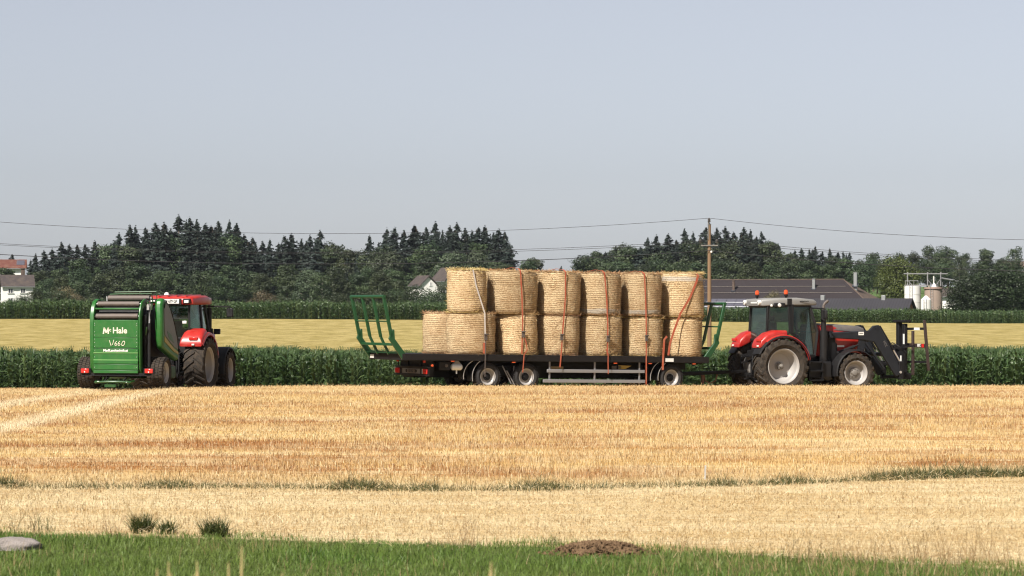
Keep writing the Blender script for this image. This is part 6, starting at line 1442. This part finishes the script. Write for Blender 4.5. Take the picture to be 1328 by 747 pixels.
fb = [(550, 602), (603, 655), (657, 708), (711, 760), (764, 813), (818, 866)]
place(fb, yf, 1.26, 0, 'lower', 'far', 120)
pos_w_keep = pos_w; pos_w = ['rearmost'] + pos_w[1:5]
place([(a+5, c+5) for a, c in fb[1:]], yf, [1.34, 1.32, 1.31, 1.33, 1.35], 1.265, 'upper', 'far', 130)
# ------------------------------------------------------------ straps
def ribbon(path, w, t=0.008):
    """flat strap along path of (x,y,z) in trailer space, width along x"""
    secs = []
    P = [Vector(p) for p in path]
    for i, p in enumerate(P):
        d_ = (P[min(i+1, len(P)-1)]-P[max(i-1, 0)]).normalized(); wv = Vector((1, 0, 0)); wv = (wv - d_*wv.dot(d_)).normalized(); nv = d_.cross(wv)
        secs.append([p-wv*w/2-nv*t/2, p+wv*w/2-nv*t/2, p+wv*w/2+nv*t/2, p-wv*w/2+nv*t/2])
    return MB().loft(secs)
def strap(pts, mat, label, w=0.044, tail=None, buckle=None, split=None, mat2=None, over=True):
    """pts: list of (px, local z) seen on the near side"""
    s = empty('ratchet_strap', TRL.location, TRL.rotation_euler); tag(s, label, 'strap')
    yy = -1.325
    path = [(tx(px, yy), yy, z) for px, z in pts]
    x0 = path[0][0]
    overp = []
    if over: overp = [(x0, 1.29, DZ+2.55), (x0, 0.7, DZ+2.66), (x0, 0.0, DZ+2.60), (x0, -0.7, DZ+2.69), (x0, -1.18, DZ+2.66)]
    if split:
        ribbon(overp+path[:split], w).build('webbing', mat, s); ribbon(path[split-1:], w).build('webbing', mat2, s)
    else: ribbon(overp+path, w).build('webbing', mat, s)
    if over: ribbon([(x0, 1.30, DZ+2.55), (x0, 1.32, DZ)], w).build('webbing', mat, s)
    if buckle:
        px, z = buckle; X = tx(px, yy)
        MB().b2((X-0.05, yy-0.05, z-0.10), (X+0.05, yy-0.01, z+0.10)).tube([(X-0.07, yy-0.06, z+0.08), (X+0.07, yy-0.06, z+0.08)], 0.02, 8).build('ratchet', ROLL, s, bevel=0.01)
    if tail: ribbon([(tx(px, yy-0.03), yy-0.03, z) for px, z in tail], w*0.7).build('strap_end', mat2 or mat, s)
top = DZ+2.58
strap([(611, top), (615, 3.2), (627, DZ+1.27), (628.5, 1.5), (628, 1.12)], WHSTRAP, 'pale strap slanting down the rearmost near bales, ending in orange', split=None, over=False, w=0.042, buckle=(628.5, 1.62), tail=[(629, 1.55), (628.6, 0.9), (628.6, 0.42)], mat2=ROLL)
MB().b2((tx(625.5, -1.34), -1.345, 1.12), (tx(628.5, -1.34), -1.333, 1.45)).build('strap_end', ORSTRAP, [o for o in bpy.data.objects if o.name.startswith('ratchet_strap')][-1])
strap([(672.5, top), (675, 2.9), (676.5, DZ+1.0), (676, 1.12)], ORSTRAP, 'orange strap on the second near bale stack from the rear', buckle=(677, 1.72), tail=[(677, 1.75), (681, 1.5), (683, 1.25), (679, 1.1), (678.5, 0.9), (677.5, 0.55)])
strap([(731, top), (731.5, 2.9), (729, DZ+0.9), (727, 1.12), (725.8, 0.72)], ORSTRAP, 'dull orange strap on the third near bale stack from the rear, hanging below the deck', buckle=(727, 1.65))
strap([(781.5, top), (785, 2.9), (787, DZ+0.9), (787, 1.12)], ORSTRAP, 'bright orange strap on the fourth near stack, its thin tail reaching the guard rail', buckle=(787, 1.62), tail=[(785, 1.3), (788, 1.15), (788, 0.9), (788.5, 0.52)])
strap([(833.5, top), (835.5, 2.9), (837, DZ+0.9), (837.5, 1.12), (838, 0.2)], ORSTRAP, 'bright orange strap on the fifth near bale stack, hanging down to the stubble', buckle=(837, 1.66))
strap([(903, top), (901, 3.45), (893, 2.95), (881, 2.45), (873, 1.9), (868, 1.5), (866, 1.12)], ORSTRAP, 'faded orange strap running diagonally down the frontmost near bales', w=0.07)
strap([(864, 1.72), (860.5, 1.62), (859.5, 1.12), (859, 0.66)], ORSTRAP, 'short faded orange strap hanging from the deck left of the white sticker', w=0.07, over=False)
